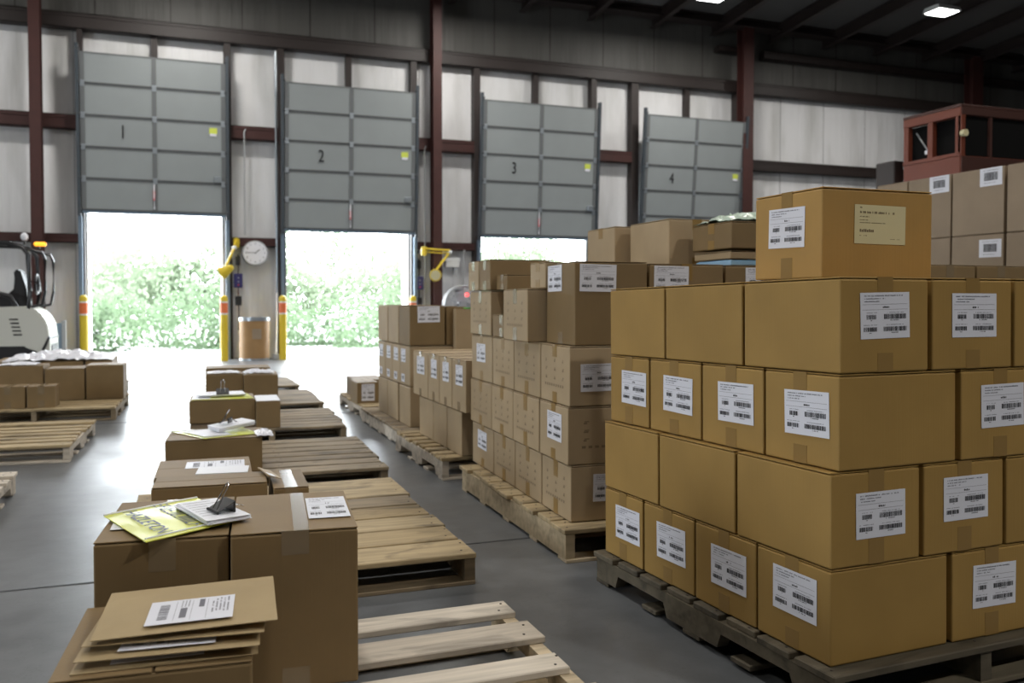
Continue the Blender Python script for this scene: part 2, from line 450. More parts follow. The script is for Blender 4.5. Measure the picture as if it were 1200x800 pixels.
for a, b in spans:
    girt(a, b, 3.98, 4.22, 'dark_steel' if a > 11 else 'maroon'); girt(a, b, 2.05, 2.20, 'maroon')
for a, b in JX:                                                 # door jambs up to the top girt
    mb = MB(); mb.box(a, b, WY - .2, WY - .003, 0, 5.68, 'dark_steel'); struct(mb.build('trim_%d' % tn)); tn += 1
for a, b, h in DOORS:                                           # short centre studs above the doors and the white lining of each opening
    c = (a + b) / 2
    mb = MB(); mb.box(c - .055, c + .055, WY - .15, WY - .003, 4.6, 5.68, 'dark_steel'); struct(mb.build('trim_%d' % tn)); tn += 1
    mb = MB(); mb.box(a, a + .03, WY - .02, WY + .5, 0, 2.75, 'white'); mb.box(b - .03, b, WY - .02, WY + .5, 0, 2.75, 'white'); mb.box(a, b, WY - .02, WY + .5, 2.72, 2.75, 'white')
    struct(mb.build('trim_%d' % tn)); tn += 1

# ------------------------------------------------------------------ raised sectional dock doors
def dock_door(k, a, b, zb, lean):
    root = bpy.data.objects.new('door_%d' % k, None); col.objects.link(root); struct(root)
    root.location = ((a + b) / 2, WY - .30, zb); root.rotation_euler = (R(lean), 0, 0)
    w = (b - a) / 2 + .03; S = .53
    for i in range(5):
        mb = MB()
        mb.box(-w, w, -.02, .025, i * S + .012, (i + 1) * S - .006, 'door_grey', .004)
        mb.box(-w, w, -.012, .02, i * S - .006, i * S + .012, 'door_line')
        mb.box(-w, w, -.026, -.02, (i + 1) * S - .03, (i + 1) * S - .006, 'stile'); mb.box(-w, w, -.026, -.02, i * S + .012, i * S + .03, 'stile')
        for xx in (-.04, -w, w - .07): mb.box(xx, xx + .075, -.03, -.02, i * S + .012, (i + 1) * S - .006, 'stile')
        if i: 
            for xx in (-w + .04, 0, w - .04): mb.box(xx - .035, xx + .035, -.04, -.02, i * S - .05, i * S + .05, 'galv')
        mb.build('door_section', root)
    mb = MB(); mb.box(-w, w, -.02, .03, -.05, -.004, 'blue_steel', .004); mb.build('bottom_seal', root)
    for s_ in (-1, 1):
        mb = MB()
        mb.box(s_ * (w + .035) - .025, s_ * (w + .035) + .025, -.06, .02, -.1, 5 * S + .12, 'track_steel')
        for i in range(6): mb.cyl((s_ * (w - .01), -.04, i * S + .02), (s_ * (w + .05), -.04, i * S + .02), .025, 'door_line', 10)
        mb.build('track', root)
    mb = MB(); mb.tube([(-.02, -.04, .48), (-.02, -.05, .26), (-.02, -.045, .05)], .012, 'sheet'); mb.box(-.035, -.005, -.055, -.035, .2, .36, 'red'); mb.build('pull_rope', root)
    mb = MB(); mb.box(w - .2, w - .07, -.075, -.02, .56, .66, 'galv', .01); mb.build('latch', root)
    mb = MB(); mb.box(w - .27, w - .14, -.032, -.022, 2.66 * S, 2.66 * S + .1, 'yellow2'); mb.box(w - .26, w - .15, -.032, -.022, 2.66 * S - .045, 2.66 * S, 'paper'); mb.build('sticker', root)
    me = text_mesh(str(k), .32, .002)
    mb = MB(); mb.add_mesh(me, 'ink', Matrix.Translation((-w + .66, -.034, 2.52 * S)) @ Matrix.Rotation(R(90), 4, 'X') @ Matrix.Diagonal((.72, 1, 1, 1)))
    mb.build('door_number', root)
    for s_ in (-1, 1):                                          # lower vertical tracks at the opening stand on the floor
        mb = MB(); mb.box((a + b) / 2 + s_ * (w + .03) - .03, (a + b) / 2 + s_ * (w + .03) + .03, WY - .31, WY - .21, 0, zb - .1, 'blue_steel')
        t = mb.build('track', None); t.parent = root; t.matrix_parent_inverse = (Matrix.Translation(root.location) @ root.rotation_euler.to_matrix().to_4x4()).inverted()
for k, (a, b, h) in enumerate(DOORS): dock_door(k + 1, a, b, h, (3.0, 3.0, 3.5, 5.0)[k])

# ------------------------------------------------------------------ outdoors
mb = MB(); mb.box(-40, 60, WY + .2, 90, -.8, -.6, 'asphalt'); struct(mb.build('ground'))
mb = MB(); mb.box(-13, 28, WY + .2, WY + .9, -.6, -.01, 'asphalt'); o = mb.build('ground_apron'); struct(o)
def leaves(name, blobs, n, size, m, label, cat):
    rnd = random.Random(len(blobs) * 31 + n)
    mb = MB(); vol = [bl[3] * bl[4] * bl[5] for bl in blobs]
    for _ in range(n):
        cx, cy, cz, rx, ry, rz = rnd.choices(blobs, vol)[0]
        while True:
            p = Vector((rnd.uniform(-1, 1), rnd.uniform(-1, 1), rnd.uniform(-1, 1)))
            if .3 < p.length < 1: break
        c = Vector((cx + p.x * rx, cy + p.y * ry, max(-.55, cz + p.z * rz)))
        u = Vector((rnd.gauss(0, 1), rnd.gauss(0, 1), rnd.gauss(0, 1))).normalized(); v = u.cross(Vector((rnd.gauss(0, .5), rnd.gauss(0, .5) - .5, 1))).normalized()
        s_ = size * rnd.uniform(.6, 1.4)
        mb.quad([c - u * s_, c - v * s_ * .5, c + u * s_, c + v * s_ * .5], m)
    return tag(mb.build(name), label, cat, kind='stuff')
rb = random.Random(5)
bl = [(x + rb.uniform(-.5, .5), rb.uniform(31, 34), rb.uniform(-.2, .5), rb.uniform(1.0, 1.9), 1.1, rb.uniform(.8, 1.35)) for x in [-6 + .9 * i for i in range(34)]]
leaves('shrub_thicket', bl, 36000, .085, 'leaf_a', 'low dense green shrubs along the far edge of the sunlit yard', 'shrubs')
bl = [(x + rb.uniform(-1, 1), rb.uniform(38, 46), rb.uniform(1.2, 3.2), rb.uniform(1.6, 3.0), 1.5, rb.uniform(1.0, 2.4)) for x in [-9 + 1.35 * i for i in range(30)]]
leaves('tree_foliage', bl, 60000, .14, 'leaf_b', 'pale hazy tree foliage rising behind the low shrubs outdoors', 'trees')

# ------------------------------------------------------------------ high-bay lamps
def lamp(i, x, y):
    z = LAMP_Z + (.045 if i == 0 else 0)
    vis = i < 2
    if vis:
        root = thing('high_bay_lamp', ['square high-bay lamp at the top edge, left of the lit one', 'bright white high-bay lamp hanging under the dark roof at upper right'][i], 'lamp', (x, y, z), group='high-bay lamps under the roof')
        mb = MB(); mb.prism([(-.22, .0), (.22, .0), (.17, .09), (-.17, .09)], 'x', -.28, .28, 'white', .006); mb.build('housing', root)
        mb = MB(); mb.box(-.24, .24, -.18, .18, -.012, .0, 'lamp'); mb.build('lens', root)
        mb = MB()
        for s_ in (-.2, .2): mb.cyl((s_, 0, .09), (s_, 0, roof_z(y) - z - .03), .006, 'dark_steel', 6)
        mb.build('hanging_wire', root)
    ld = bpy.data.lights.new('lamp_light', 'AREA'); ld.shape = 'RECTANGLE'; ld.size = .6; ld.size_y = .45
    ld.energy = LAMP_W * (1.25 if y > 12 else 3.2 if (x > 4 and y < 0) else 1.0); ld.color = (1.0, .965, .91)
    lo = bpy.data.objects.new('lamp_light', ld); col.objects.link(lo); lo.location = (x, y, z - .03)
for i, (x, y) in enumerate(LAMPS): lamp(i, x, y)

# ================================================================== PALLETS
def pallet(label, x0, x1, y0, y1, boards, mat='wood_mid', notched=True, H=.125, z=0.0, rot=0.0, tilt=0.0, light=None, front_gap=.0, mats=None):
    """Deck boards run along x on three stringers that run along y; boards = list of (from, to) distances from the front edge, or a count."""
    cx, cy = (x0 + x1) / 2, (y0 + y1) / 2; w, d = (x1 - x0) / 2, (y1 - y0) / 2
    root = thing('wooden_pallet', label, 'pallet', (cx, cy, z), (tilt, 0, rot), 'wooden pallets on the floor')
    rnd = random.Random(label)
    if isinstance(boards, int):
        n = boards; p = 2 * d / n; boards = [(i * p + (0 if i == 0 else .012), (i + 1) * p - (0 if i == n - 1 else .012)) for i in range(n)]
    for i, (a, b) in enumerate(boards):
        mb = MB(); e = rnd.uniform(-.012, .012)
        l = -w + rnd.uniform(-.012, .006)
        mb.box(l - e, w + e, -(b - a) / 2, (b - a) / 2, 0, .02, mats[i] if mats else mat, .003)
        for s_ in (-w + .03, 0, w - .03):
            for q in (-.25, .25): mb.cyl((s_ + q * .05, q * (b - a), .0195), (s_ + q * .05, q * (b - a), .0212), .004, 'dark_steel', 6)
        mb.build('deck_board', root, (0, -d + (a + b) / 2, H - .02), (rnd.uniform(-.006, .006), 0, rnd.uniform(-.004, .004)))
    sh = H - .035
    L = 2 * d
    for s_ in (-w + .02, 0, w - .02):
        mb = MB()
        if notched:
            nz = .045
            prof = [(-d + .01, 0), (-d + .15, 0), (-d + .17, nz), (-d + .17 + L * .24, nz), (-d + .19 + L * .24, 0), (d - .19 - L * .24, 0), (d - .17 - L * .24, nz), (d - .17, nz), (d - .15, 0), (d - .01, 0), (d - .01, sh), (-d + .01, sh)]
        else:
            prof = [(-d + .01, 0), (d - .01, 0), (d - .01, sh), (-d + .01, sh)]
        mb.prism(prof, 'x', -.02, .02, light or mat)
        mb.build('stringer', root, (s_, 0, .0155))
    for yy in (-d + .05, -d + .38, 0, d - .38, d - .05):
        mb = MB(); mb.box(-w, w, -.045, .045, 0, .015, light or mat, .002); mb.build('bottom_board', root, (0, yy, 0))
    return root

# front right stack's pallet (tipped up slightly towards the camera), then along the aisle
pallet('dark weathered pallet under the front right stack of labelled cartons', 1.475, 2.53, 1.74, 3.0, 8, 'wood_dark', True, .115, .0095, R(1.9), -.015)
pallet('tan pallet with a solid side board under the second right stack', 1.445, 2.68, 3.20, 4.69, 9, 'wood_mid', False, .138, 0, R(-.8), mats=['wood_mid'] * 9, light='wood_new')
pallet('slatted pallet under the tall thin cartons, third on the right', 1.41, 2.55, 4.97, 6.12, [(0, .11), (.15, .24), (.30, .39), (.45, .54), (.60, .69), (.75, .84), (.90, .99), (1.04, 1.15)], 'wood_mid', True, .135, 0, R(1), light='wood_white')
pallet('grey pallet with pale side boards, fourth along the right of the aisle', 1.46, 2.6, 6.2, 7.68, 9, 'wood_old', False, .12, light='wood_white')
pallet('farthest aisle pallet holding two low boxes', 1.49, 2.55, 7.78, 9.05, 8, 'wood_mid', True, .118, light='wood_white')
# middle row
pallet('nearest middle pallet with wide gaps between pale boards', -.30, .935, 1.40, 2.57, [(0.0, .12), (.22, .33), (.45, .53), (.665, .735), (.85, .985), (1.065, 1.17)][0:0] + [(0, .11), (.22, .33), (.43, .53), (.635, .735), (.845, .98), (1.06, 1.165)], 'wood_white', True, .12, 0, R(.5), light='wood_new', mats=['wood_white'] * 6)
pallet('stained wooden pallet, second of the middle row', -.22, 1.02, 3.10, 4.60, [(0, .2), (.215, .42), (.435, .63), (.645, .84), (.86, 1.05), (1.065, 1.5)], 'wood_mid', False, .12, 0, R(-.5), light='wood_old', mats=['wood_mid'] * 4 + ['wood_old', 'wood_mid'])
pallet('grey pallet under the carton with the yellow folder and clipped papers', -.05, 1.10, 4.90, 6.09, 7, 'wood_old', False, .12, 0, R(-2))
pallet('fourth pallet of the middle row, beside the double carton', 0.08, 1.17, 6.66, 7.79, 7, 'wood_old', False, .12, 0, R(-2))
pallet('fifth pallet of the middle row, under the three boxes', 0.22, 1.22, 8.22, 9.48, 7, 'wood_old', False, .12, 0, R(-1))
pallet('farthest small pallet of the middle row', 0.45, 1.2, 9.98, 11.05, 6, 'wood_old', False, .12, 0)
# left row
pallet('left pallet loaded with five boxes near the lift truck', -1.85, -.55, 8.53, 9.75, [(0, .15), (.2, .3), (.36, .46), (.52, .62), (.68, .78), (.84, .94), (1.05, 1.2)], 'wood_mid', True, .12, 0, R(-2), light='wood_old')
pallet('empty slatted pallet on the left side of the floor', -1.95, -.685, 6.40, 7.68, [(0, .13), (.19, .29), (.35, .45), (.52, .63), (.70, .80), (.87, .97), (1.12, 1.27)], 'wood_mid', True, .12, 0, R(-2), light='wood_white')
pallet('pale pallet cut off by the left picture edge', -2.1, -.875, 4.25, 5.48, [(0, .13), (.2, .3), (.37, .47), (.54, .64), (.71, .81), (.88, .98), (1.09, 1.22)], 'wood_white', True, .12, 0, R(0), light='wood_white')

# ================================================================== CARTONS
FACE = {  # origin of the face's frame: u to the right, v up, n outward
    's': ((1, 0, 0), (0, 0, 1), (0, -1, 0)), 'w': ((0, -1, 0), (0, 0, 1), (-1, 0, 0)),
    'n': ((-1, 0, 0), (0, 0, 1), (0, 1, 0)), 'e': ((0, 1, 0), (0, 0, 1), (1, 0, 0)), 't': ((1, 0, 0), (0, 1, 0), (0, 0, 1))}
def sticker_mesh(w, h, kind, rnd):
    """A printed label lying in its own u,v plane (x right, y up, z out)."""
    mb = MB()
    mb.box(0, w, 0, h, 0, .0006, {'cream': 'cream', 'sheet': 'sheet'}.get(kind, 'paper'))
    Zi = .0009
    def rect(x0, y0, x1, y1, m='ink'): mb.quad([(x0 * w, y0 * h, Zi), (x1 * w, y0 * h, Zi), (x1 * w, y1 * h, Zi), (x0 * w, y1 * h, Zi)], m)
    def line(x0, x1, y, t=.022, m='grey_ink', c=.016):
        x = x0
        while x < x1:
            if rnd.random() < .85: rect(x, y, min(x + c * .72, x1), y + t * rnd.uniform(.7, 1), m)
            x += c
    def bars(x0, x1, y0, y1, vert=True):
        x = x0
        while x < x1:
            d = rnd.choice((.007, .010, .016, .024))
            rect(x, y0, min(x + d, x1), y1) if vert else rect(y0, x, y1, min(x + d, x1))
            x += d + rnd.choice((.005, .007, .010))
    if kind == 'ship':
        line(.08, .86, .915, .03); line(.08, .5, .855, .028); line(.08, .38, .795, .026)
        rect(.04, .74, .96, .746, 'grey_ink'); rect(.04, .625, .96, .631, 'grey_ink')
        line(.45, .58, .66, .045, 'ink', .03)
        line(.12, .33, .555, .016); line(.52, .88, .555, .016)
        bars(.12, .31, .42, .52); bars(.47, .93, .42, .53); line(.6, .78, .385, .022, 'ink'); line(.2, .23, .385, .022, 'ink')
        line(.06, .35, .29, .016); line(.52, .88, .29, .016)
        bars(.06, .33, .155, .25); bars(.46, .93, .155, .255); line(.62, .76, .115, .022, 'ink'); line(.17, .22, .115, .022, 'ink')
    elif kind == 'cream':
        line(.1, .14, .91, .04, 'print'); line(.1, .78, .78, .06, 'print', .02); line(.1, .28, .68, .03, 'print'); line(.1, .26, .6, .02, 'print')
        line(.1, .6, .53, .022, 'print'); line(.1, .38, .3, .08, 'print', .035); line(.1, .24, .2, .022, 'print'); line(.7, .9, .13, .016, 'print')
    elif kind == 'parcel':
        x = .1
        while x < .9:                                           # tall barcode lying along v at the left end
            d = rnd.choice((.012, .02, .035, .05)); rect(.12, x * .8 + .1, .235, min(x + d, .9) * .8 + .1, 'grey_ink'); x += d + rnd.choice((.012, .02, .03))
        for q in (.31, .5, .68): rect(q, .08, q + .004, .92, 'grey_ink')
        rect(.37, .18, .45, .6, 'grey_ink'); rect(.58, .58, .645, .93, 'grey_ink')
        for k in range(5): 
            xx = .74 + k * .045
            y = .3
            while y < .92:
                if rnd.random() < .75: rect(xx, y, xx + .02, y + .03, 'grey_ink')
                y += .045
        for k in range(3):
            y = .65
            while y < .95: rect(.37 + k * .04, y, .385 + k * .04, y + .03, 'grey_ink'); y += .05
    elif kind == 'sheet':
        for k in range(9):
            line(.08, rnd.uniform(.4, .92), .88 - k * .09, .022)
    elif kind == 'small':
        bars(.2, .8, .3, .75); line(.15, .85, .85, .04); line(.2, .7, .15, .04)
    return mb

def put_label(root, dims, face, u, v, w, h, kind, rnd, spin=0.0, name='shipping_label', off=.0012):
    """u, v: lower left corner of the label in metres from the face's lower left corner."""
    lx, ly, hh = dims
    U, V, Nn = (Vector(q) for q in FACE[face])
    fw = lx if face in 'snt' else ly; fh = ly if face == 't' else hh
    base = Nn * (lx / 2 if face in 'we' else ly / 2 if face in 'sn' else hh) + (Vector((0, 0, 0)) if face == 't' else Vector((0, 0, 0)))
    o0 = base + U * (u - fw / 2) + V * (v - (fh / 2 if face == 't' else 0)) + Nn * off
    ob = sticker_mesh(w, h, kind, rnd).build(name, root)
    Mx = Matrix((U, V, Nn)).transposed().to_4x4()
    ob.matrix_local = Matrix.Translation(o0) @ Mx @ Matrix.Rotation(spin, 4, 'Z')
    return ob

def carton(label, cx, cy, z, lx, ly, h, rot=0.0, seam='x', labels=(), mat='kraft', group=None, tilt=0.0, tape='tape', marks=(), flap_lift=0.0, cat='carton', flap_mat=None, tape_w=.052, tape_drop=.065):
    rnd = random.Random(label + str(round(cx, 3)) + str(round(z, 3)))
    b = MB()
    b.box(-lx / 2, lx / 2, -ly / 2, ly / 2, 0, h - .0055, mat, .0045, seg=2)
    for f in marks:                                             # faint printing on the board: two columns of characters and a line
        U, V, Nn = (Vector(q) for q in FACE[f]); fw = lx if f in 'sn' else ly
        base = Nn * ((lx if f in 'we' else ly) / 2 + .0006)
        def rc(a0, b0, a1, b1): b.quad([tuple(base + U * (p - .5) * fw + V * q * h) for p, q in ((a0, b0), (a1, b0), (a1, b1), (a0, b1))], 'faint_print')
        for col_ in (.18, .48, .76):
            for row_ in (.70, .55, .40): rc(col_, row_, col_ + rnd.uniform(.03, .06), row_ + .03); rc(col_ + .01, row_ + .035, col_ + rnd.uniform(.03, .07), row_ + .055)
        for k in range(9): rc(.16 + k * .075, .28, .16 + k * .075 + .045, .325)
    o = b.build('carton', None, (cx, cy, z), (tilt, 0, rot))
    tag(o, label, cat, group)
    D = (lx, ly, h)
    for s_ in (-1, 1):                                          # top flaps meeting along the seam
        m = MB(); g = .0012
        if seam == 'x':
            W = ly / 2 - g
            m.box(-lx / 2 + .002, lx / 2 - .002, 0, W - .001, -.0035, 0, flap_mat or mat, .001)
            f = m.build('flap', o, (0, s_ * ly / 2, h), (0, 0, 0 if s_ < 0 else math.pi))
            f.rotation_euler = (flap_lift * rnd.uniform(.5, 1.2), 0, 0 if s_ < 0 else math.pi)
        else:
            W = lx / 2 - g
            m.box(0, W - .001, -ly / 2 + .002, ly / 2 - .002, -.0035, 0, flap_mat or mat, .001)
            f = m.build('flap', o, (s_ * lx / 2, 0, h), (0, -flap_lift * rnd.uniform(.5, 1.2), 0 if s_ < 0 else math.pi))
    if tape:
        t = MB(); tw = tape_w / 2; e = .0007; dp = min(tape_drop, h * .4) * rnd.uniform(.8, 1.15)
        H = h + W * math.sin(flap_lift) * .6
        if seam == 'x':
            t.box(-lx / 2 - e, lx / 2 + e, -tw, tw, h, h + .0006, tape)
            for s_ in (-1, 1):
                t.box(min(s_ * lx / 2, s_ * (lx / 2 + e)), max(s_ * lx / 2, s_ * (lx / 2 + e)), -tw, tw, h - dp, h + .0006, tape)
        else:
            t.box(-tw, tw, -ly / 2 - e, ly / 2 + e, h, h + .0006, tape)
            for s_ in (-1, 1):
                t.box(-tw, tw, min(s_ * ly / 2, s_ * (ly / 2 + e)), max(s_ * ly / 2, s_ * (ly / 2 + e)), h - dp, h + .0006, tape)
        q = MB()                                                # the strip that comes up from underneath, on the end in view
        if seam == 'x': q.box(-lx / 2 - e, -lx / 2, -tw, tw, .001, dp * .9, tape)
        else: q.box(-tw, tw, -ly / 2 - e, -ly / 2, .001, dp * .9, tape)
        q.build('tape', o)
        t.build('tape', o)
    for L in labels: put_label(o, D, *L[:5], L[5], rnd, L[6] if len(L) > 6 else rnd.uniform(-.02, .02))
    return o

class Stack:
    """Boxes of a stack measured from its near left corner: a to the right, b away from the camera."""
    def __init__(s, x, y, rot, group, mat, slope=0.0):
        s.x, s.y, s.r, s.g, s.mat, s.sl = x, y, rot, group, mat, slope
    def put(s, label, a0, a1, b0, b1, z0, z1, seam='x', labels=(), jitter=.006, rot=None, **kw):
        rnd = random.Random(label + 'j')
        a, b = (a0 + a1) / 2, (b0 + b1) / 2
        c, sn = math.cos(s.r), math.sin(s.r)
        kw.setdefault('mat', s.mat)
        return carton(label, s.x + a * c - b * sn, s.y + a * sn + b * c, z0 - s.sl * b + .0015, a1 - a0 - .006, b1 - b0 - .006, z1 - z0 - .003,
                      s.r + (rnd.uniform(-jitter, jitter) if rot is None else rot), seam, labels, group=s.g, tilt=-s.sl, **kw)

# ---- front right stack: 16 x 12 x 10 inch cartons, layers turned alternately
A = Stack(1.516, 1.768, R(1.88), 'cartons of the front right stack', 'kraft_gold', .015)
Lw, Ln, HH = .406, .30, .2468
ZA = [.1345 + HH * k for k in range(5)]
ordw = ['nearest the corner', 'second from the near corner', 'third from the near corner', 'at its far end']
lay = ['bottom', 'second', 'third', 'top']
bs1 = [(0, .293), (.297, .598), (.604, .908), (.914, 1.19)]
bs2 = [(0, .39), (.396, .812), (.818, 1.194)]
for k in (0, 2):
    da = .022 if k else 0
    for i, (b0, b1) in enumerate(bs1):
        lb = [('w', .085 if i or k else .068, .075 if i or k else .09, .17, .118, 'ship')]
        A.put('carton with barcode label, %s layer of the front right stack, %s' % (lay[k], ordw[i]), da, da + Lw, b0, b1, ZA[k], ZA[k + 1], 'x', lb)
    A.put('%s-layer carton facing the camera with its label, front right stack' % lay[k], da + .418, da + .722, 0, Lw, ZA[k], ZA[k + 1], 'y', [('s', .075, .082, .165, .118, 'ship')])
    A.put('%s-layer carton at the right picture edge, front right stack' % lay[k], da + .73, da + 1.03, 0, Lw, ZA[k], ZA[k + 1], 'y', [('s', .075, .082, .165, .118, 'ship')])
for k in (1, 3):
    da = .022 if k == 3 else 0
    for i, (b0, b1) in enumerate(bs2):
        lb = [('s', .08 if k == 1 else .065, .068 if k == 1 else .085, .165, .118, 'ship')] if i == 0 else []
        A.put('%s carton, %s layer of the front right stack, %s' % ('labelled corner' if i == 0 else 'plain long', lay[k], ('towards the camera', 'middle of its left side', 'at its far end')[i]), da, da + .302, b0, b1, ZA[k], ZA[k + 1], 'y', lb)
    A.put('%s-layer carton with label, just right of the corner carton, front stack' % lay[k], da + .31, da + .612, 0, Lw, ZA[k], ZA[k + 1], 'y', [('s', .07, .085, .165, .118, 'ship')])
    A.put('plain %s-layer carton cut by the right edge, front stack' % lay[k], da + .62, da + 1.026, 0, .3, ZA[k], ZA[k + 1], 'x', [])
A.put('plain carton behind the labelled one under the topmost box', .332, .634, .41, .816, ZA[3], ZA[4], 'y')
c_ = carton('single warm brown carton on top of the front right stack, with a cream label', 1.892, 2.178, 1.124, .40, .312, .258, R(-.5), 'x',
       [('w', .07, .095, .168, .118, 'ship', -.02)], 'kraft_warm', A.g, tape_drop=.08)
put_label(c_, (.40, .312, .258), 's', .112, .10, .185, .112, 'cream', random.Random(3), -.01, 'cream_label')

# ---- second stack along the aisle (mixed sizes)
B = Stack(1.478, 3.299, R(-2.1), 'cartons of the second right stack', 'kraft_pale')
ZB = [.14, .377, .62, .872, 1.115]
bb = [(0, .344), (.35, .722), (.728, 1.075), (1.081, 1.487)]
ow2 = ['at its near corner', 'second from its near corner', 'third from its near corner', 'at its far end']
for k in range(3):
    for i, (b0, b1) in enumerate(bb):
        lb = []
        if (k, i) in ((0, 3), (2, 3)): lb = [('w', .11, .10, .17, .10, 'ship')]
        if (k, i) == (1, 0): lb = [('w', .10, .085, .17, .12, 'ship')]
        if (k, i) == (2, 0): lb = [('s', .05, .06, .165, .115, 'ship')]
        if (k, i) == (0, 0): lb = [('s', .10, .08, .165, .115, 'ship')]
        mk = ('w',) if (not any(l[0] == 'w' for l in lb)) else (('s',) if (k, i) == (1, 0) else ())
        B.put('pale %s carton, %s layer of the second right stack, %s' % ('labelled' if lb else 'printed', lay[k], ow2[i]), (.012, .0, .006)[k], .40, b0, b1, ZB[k], ZB[k + 1], 'x', lb, marks=mk)
    for j in range(2): B.put('carton in the hidden middle of the second stack, %s layer, place %s' % (lay[k], 'one two'.split()[j]), .412 + j * .4, .806 + j * .4, 0, .40, ZB[k], ZB[k + 1], 'y')
B.put('tall carton with labels on two sides, top near corner of second stack', .03, .366, 0, .335, .872, 1.224, 'x', [('w', .02, .225, .165, .113, 'ship'), ('s', .02, .225, .165, .113, 'ship')], mat='kraft', tape='clear_tape')
B.put('tall carton with upper label, behind the two-sided labelled one', .372, .735, 0, .64, .872, 1.218, 'y', [('s', .02, .222, .165, .113, 'ship')], mat='kraft')
B.put('tall carton right of the upper-labelled one, mostly behind the front stack', .74, 1.2, 0, .64, .872, 1.216, 'y', [('s', .10, .218, .165, .113, 'ship')], mat='kraft')
B.put('pale carton with print jutting out beside the tall corner carton', -.05, .31, .362, .72, .872, 1.115, 'x', marks=('w',), tape='clear_tape')
B.put('shallow carton on top of the jutting printed carton', .032, .36, .352, .56, 1.116, 1.236, 'x')
B.put('small low carton in the gap of the second stack', 0, .21, .765, 1.06, .872, .99, 'x', tape='clear_tape', mat='kraft')
B.put('carton set back behind the small low one', .23, .6, .735, 1.075, .872, 1.113, 'x')
B.put('upper carton with print at the far end of the second stack', 0, .42, 1.09, 1.49, .872, 1.112, 'x', [('s', .24, .13, .12, .055, 'small')], marks=('w',), mat='kraft_pale', tape='clear_tape')
B.put('narrow carton on top of the far end of the second stack', 0, .36, 1.315, 1.53, 1.114, 1.28, 'x', tape='clear_tape')
B.put('narrow carton beside it on the far end, second stack', 0, .36, 1.095, 1.307, 1.114, 1.28, 'x', tape='clear_tape', mat='kraft')
B.put('small box in front of the narrow top cartons', .03, .38, .90, 1.085, 1.115, 1.195, 'x', tape='clear_tape', mat='kraft')
B.put('big inner carton of the second stack', .62, 1.3, .66, 1.42, .14, 1.215, 'x')
carton('open-sided brown carton on top of the second stack, right of the smaller one', 2.346, 3.898, 1.222, .312, .392, .232, 0, 'y', mat='kraft_pale', group=B.g)
carton('left small carton on top of the second stack', 2.28, 4.32, 1.2185, .30, .33, .232, 0, 'x', mat='kraft_pale', group=B.g)
B.put('flat brown carton between the blue tray and the small dark carton', .79, 1.16, .04, .36, 1.244, 1.284, 'x', tape=None)
B.put('small brown carton under the crumpled film on the second stack', .78, 1.16, .02, .36, 1.29, 1.412, 'x', mat='kraft')
mb = MB(); mb.box(-.18, .18, -.15, .15, 0, .022, 'light_blue', .004); mb.box(-.17, .17, -.14, .14, .022, .026, 'light_blue')
tag(mb.build('plastic_tray', None, (2.46, 3.46, 1.2165), (0, 0, R(-2))), 'thin light blue tray squeezed under brown cartons on the second stack', 'tray')
def crumple(name, label, cat, x0, x1, y0, y1, z, hgt, m, nx=18, ny=14, seed=1, group=None, thick=.002, rot=0.0):
    rnd = random.Random(seed); mb = MB()
    cx, cy = (x0 + x1) / 2, (y0 + y1) / 2
    H = [[hgt * (.15 + .85 * rnd.random()) * (math.sin(math.pi * (i + .4) / (nx + .8)) ** .5) * (math.sin(math.pi * (j + .4) / (ny + .8)) ** .5) for j in range(ny + 1)] for i in range(nx + 1)]
    vs = [[mb.bm.verts.new((x0 - cx + (x1 - x0) * (i + rnd.uniform(-.3, .3)) / nx, y0 - cy + (y1 - y0) * (j + rnd.uniform(-.3, .3)) / ny, .002 + H[i][j])) for j in range(ny + 1)] for i in range(nx + 1)]
    bt = [[mb.bm.verts.new((v.co.x, v.co.y, max(0, v.co.z - thick))) for v in r_] for r_ in vs]
    k = mb.mi(m)
    for i in range(nx):
        for j in range(ny):
            mb.bm.faces.new((vs[i][j], vs[i + 1][j], vs[i + 1][j + 1], vs[i][j + 1])).material_index = k
            mb.bm.faces.new((bt[i][j], bt[i][j + 1], bt[i + 1][j + 1], bt[i + 1][j])).material_index = k
    o = mb.build(name, None, (cx, cy, z), (0, 0, rot)); tag(o, label, cat, group)
    return o
crumple('plastic_film', 'crumpled pale green film on the small carton of the second stack', 'film', 2.27, 2.66, 3.30, 3.62, 1.412, .06, 'mint_film', seed=4)

# ---- third pallet: tall thin cartons
C = Stack(1.515, 4.88, R(.4), 'thin cartons of the third right stack', 'kraft_pale')
o4 = ['nearest of its row', 'second of its row', 'third of its row', 'farthest of its row']
for i, (b0, b1) in enumerate([(-.06, .21), (.215, .485), (.49, .75), (.76, 1.14)]):
    C.put('upper thin carton with a high label, third right stack, %s' % o4[i], 0, .42, b0, b1, .408, .715, 'x', [('w', (b1 - b0) * .28, .15, (b1 - b0) * .5, .12, 'ship')], tape='clear_tape')
for i, (b0, b1) in enumerate([(.08, .385), (.39, .70), (.705, 1.05)]):
    C.put('plain lower carton on the slatted pallet, %s' % o4[i], .02, .42, b0, b1, .136, .406, 'x', tape=None)
C.put('lower carton set back under the overhanging one, third right stack', .25, .6, -.06, .07, .136, .406, 'x', tape=None)
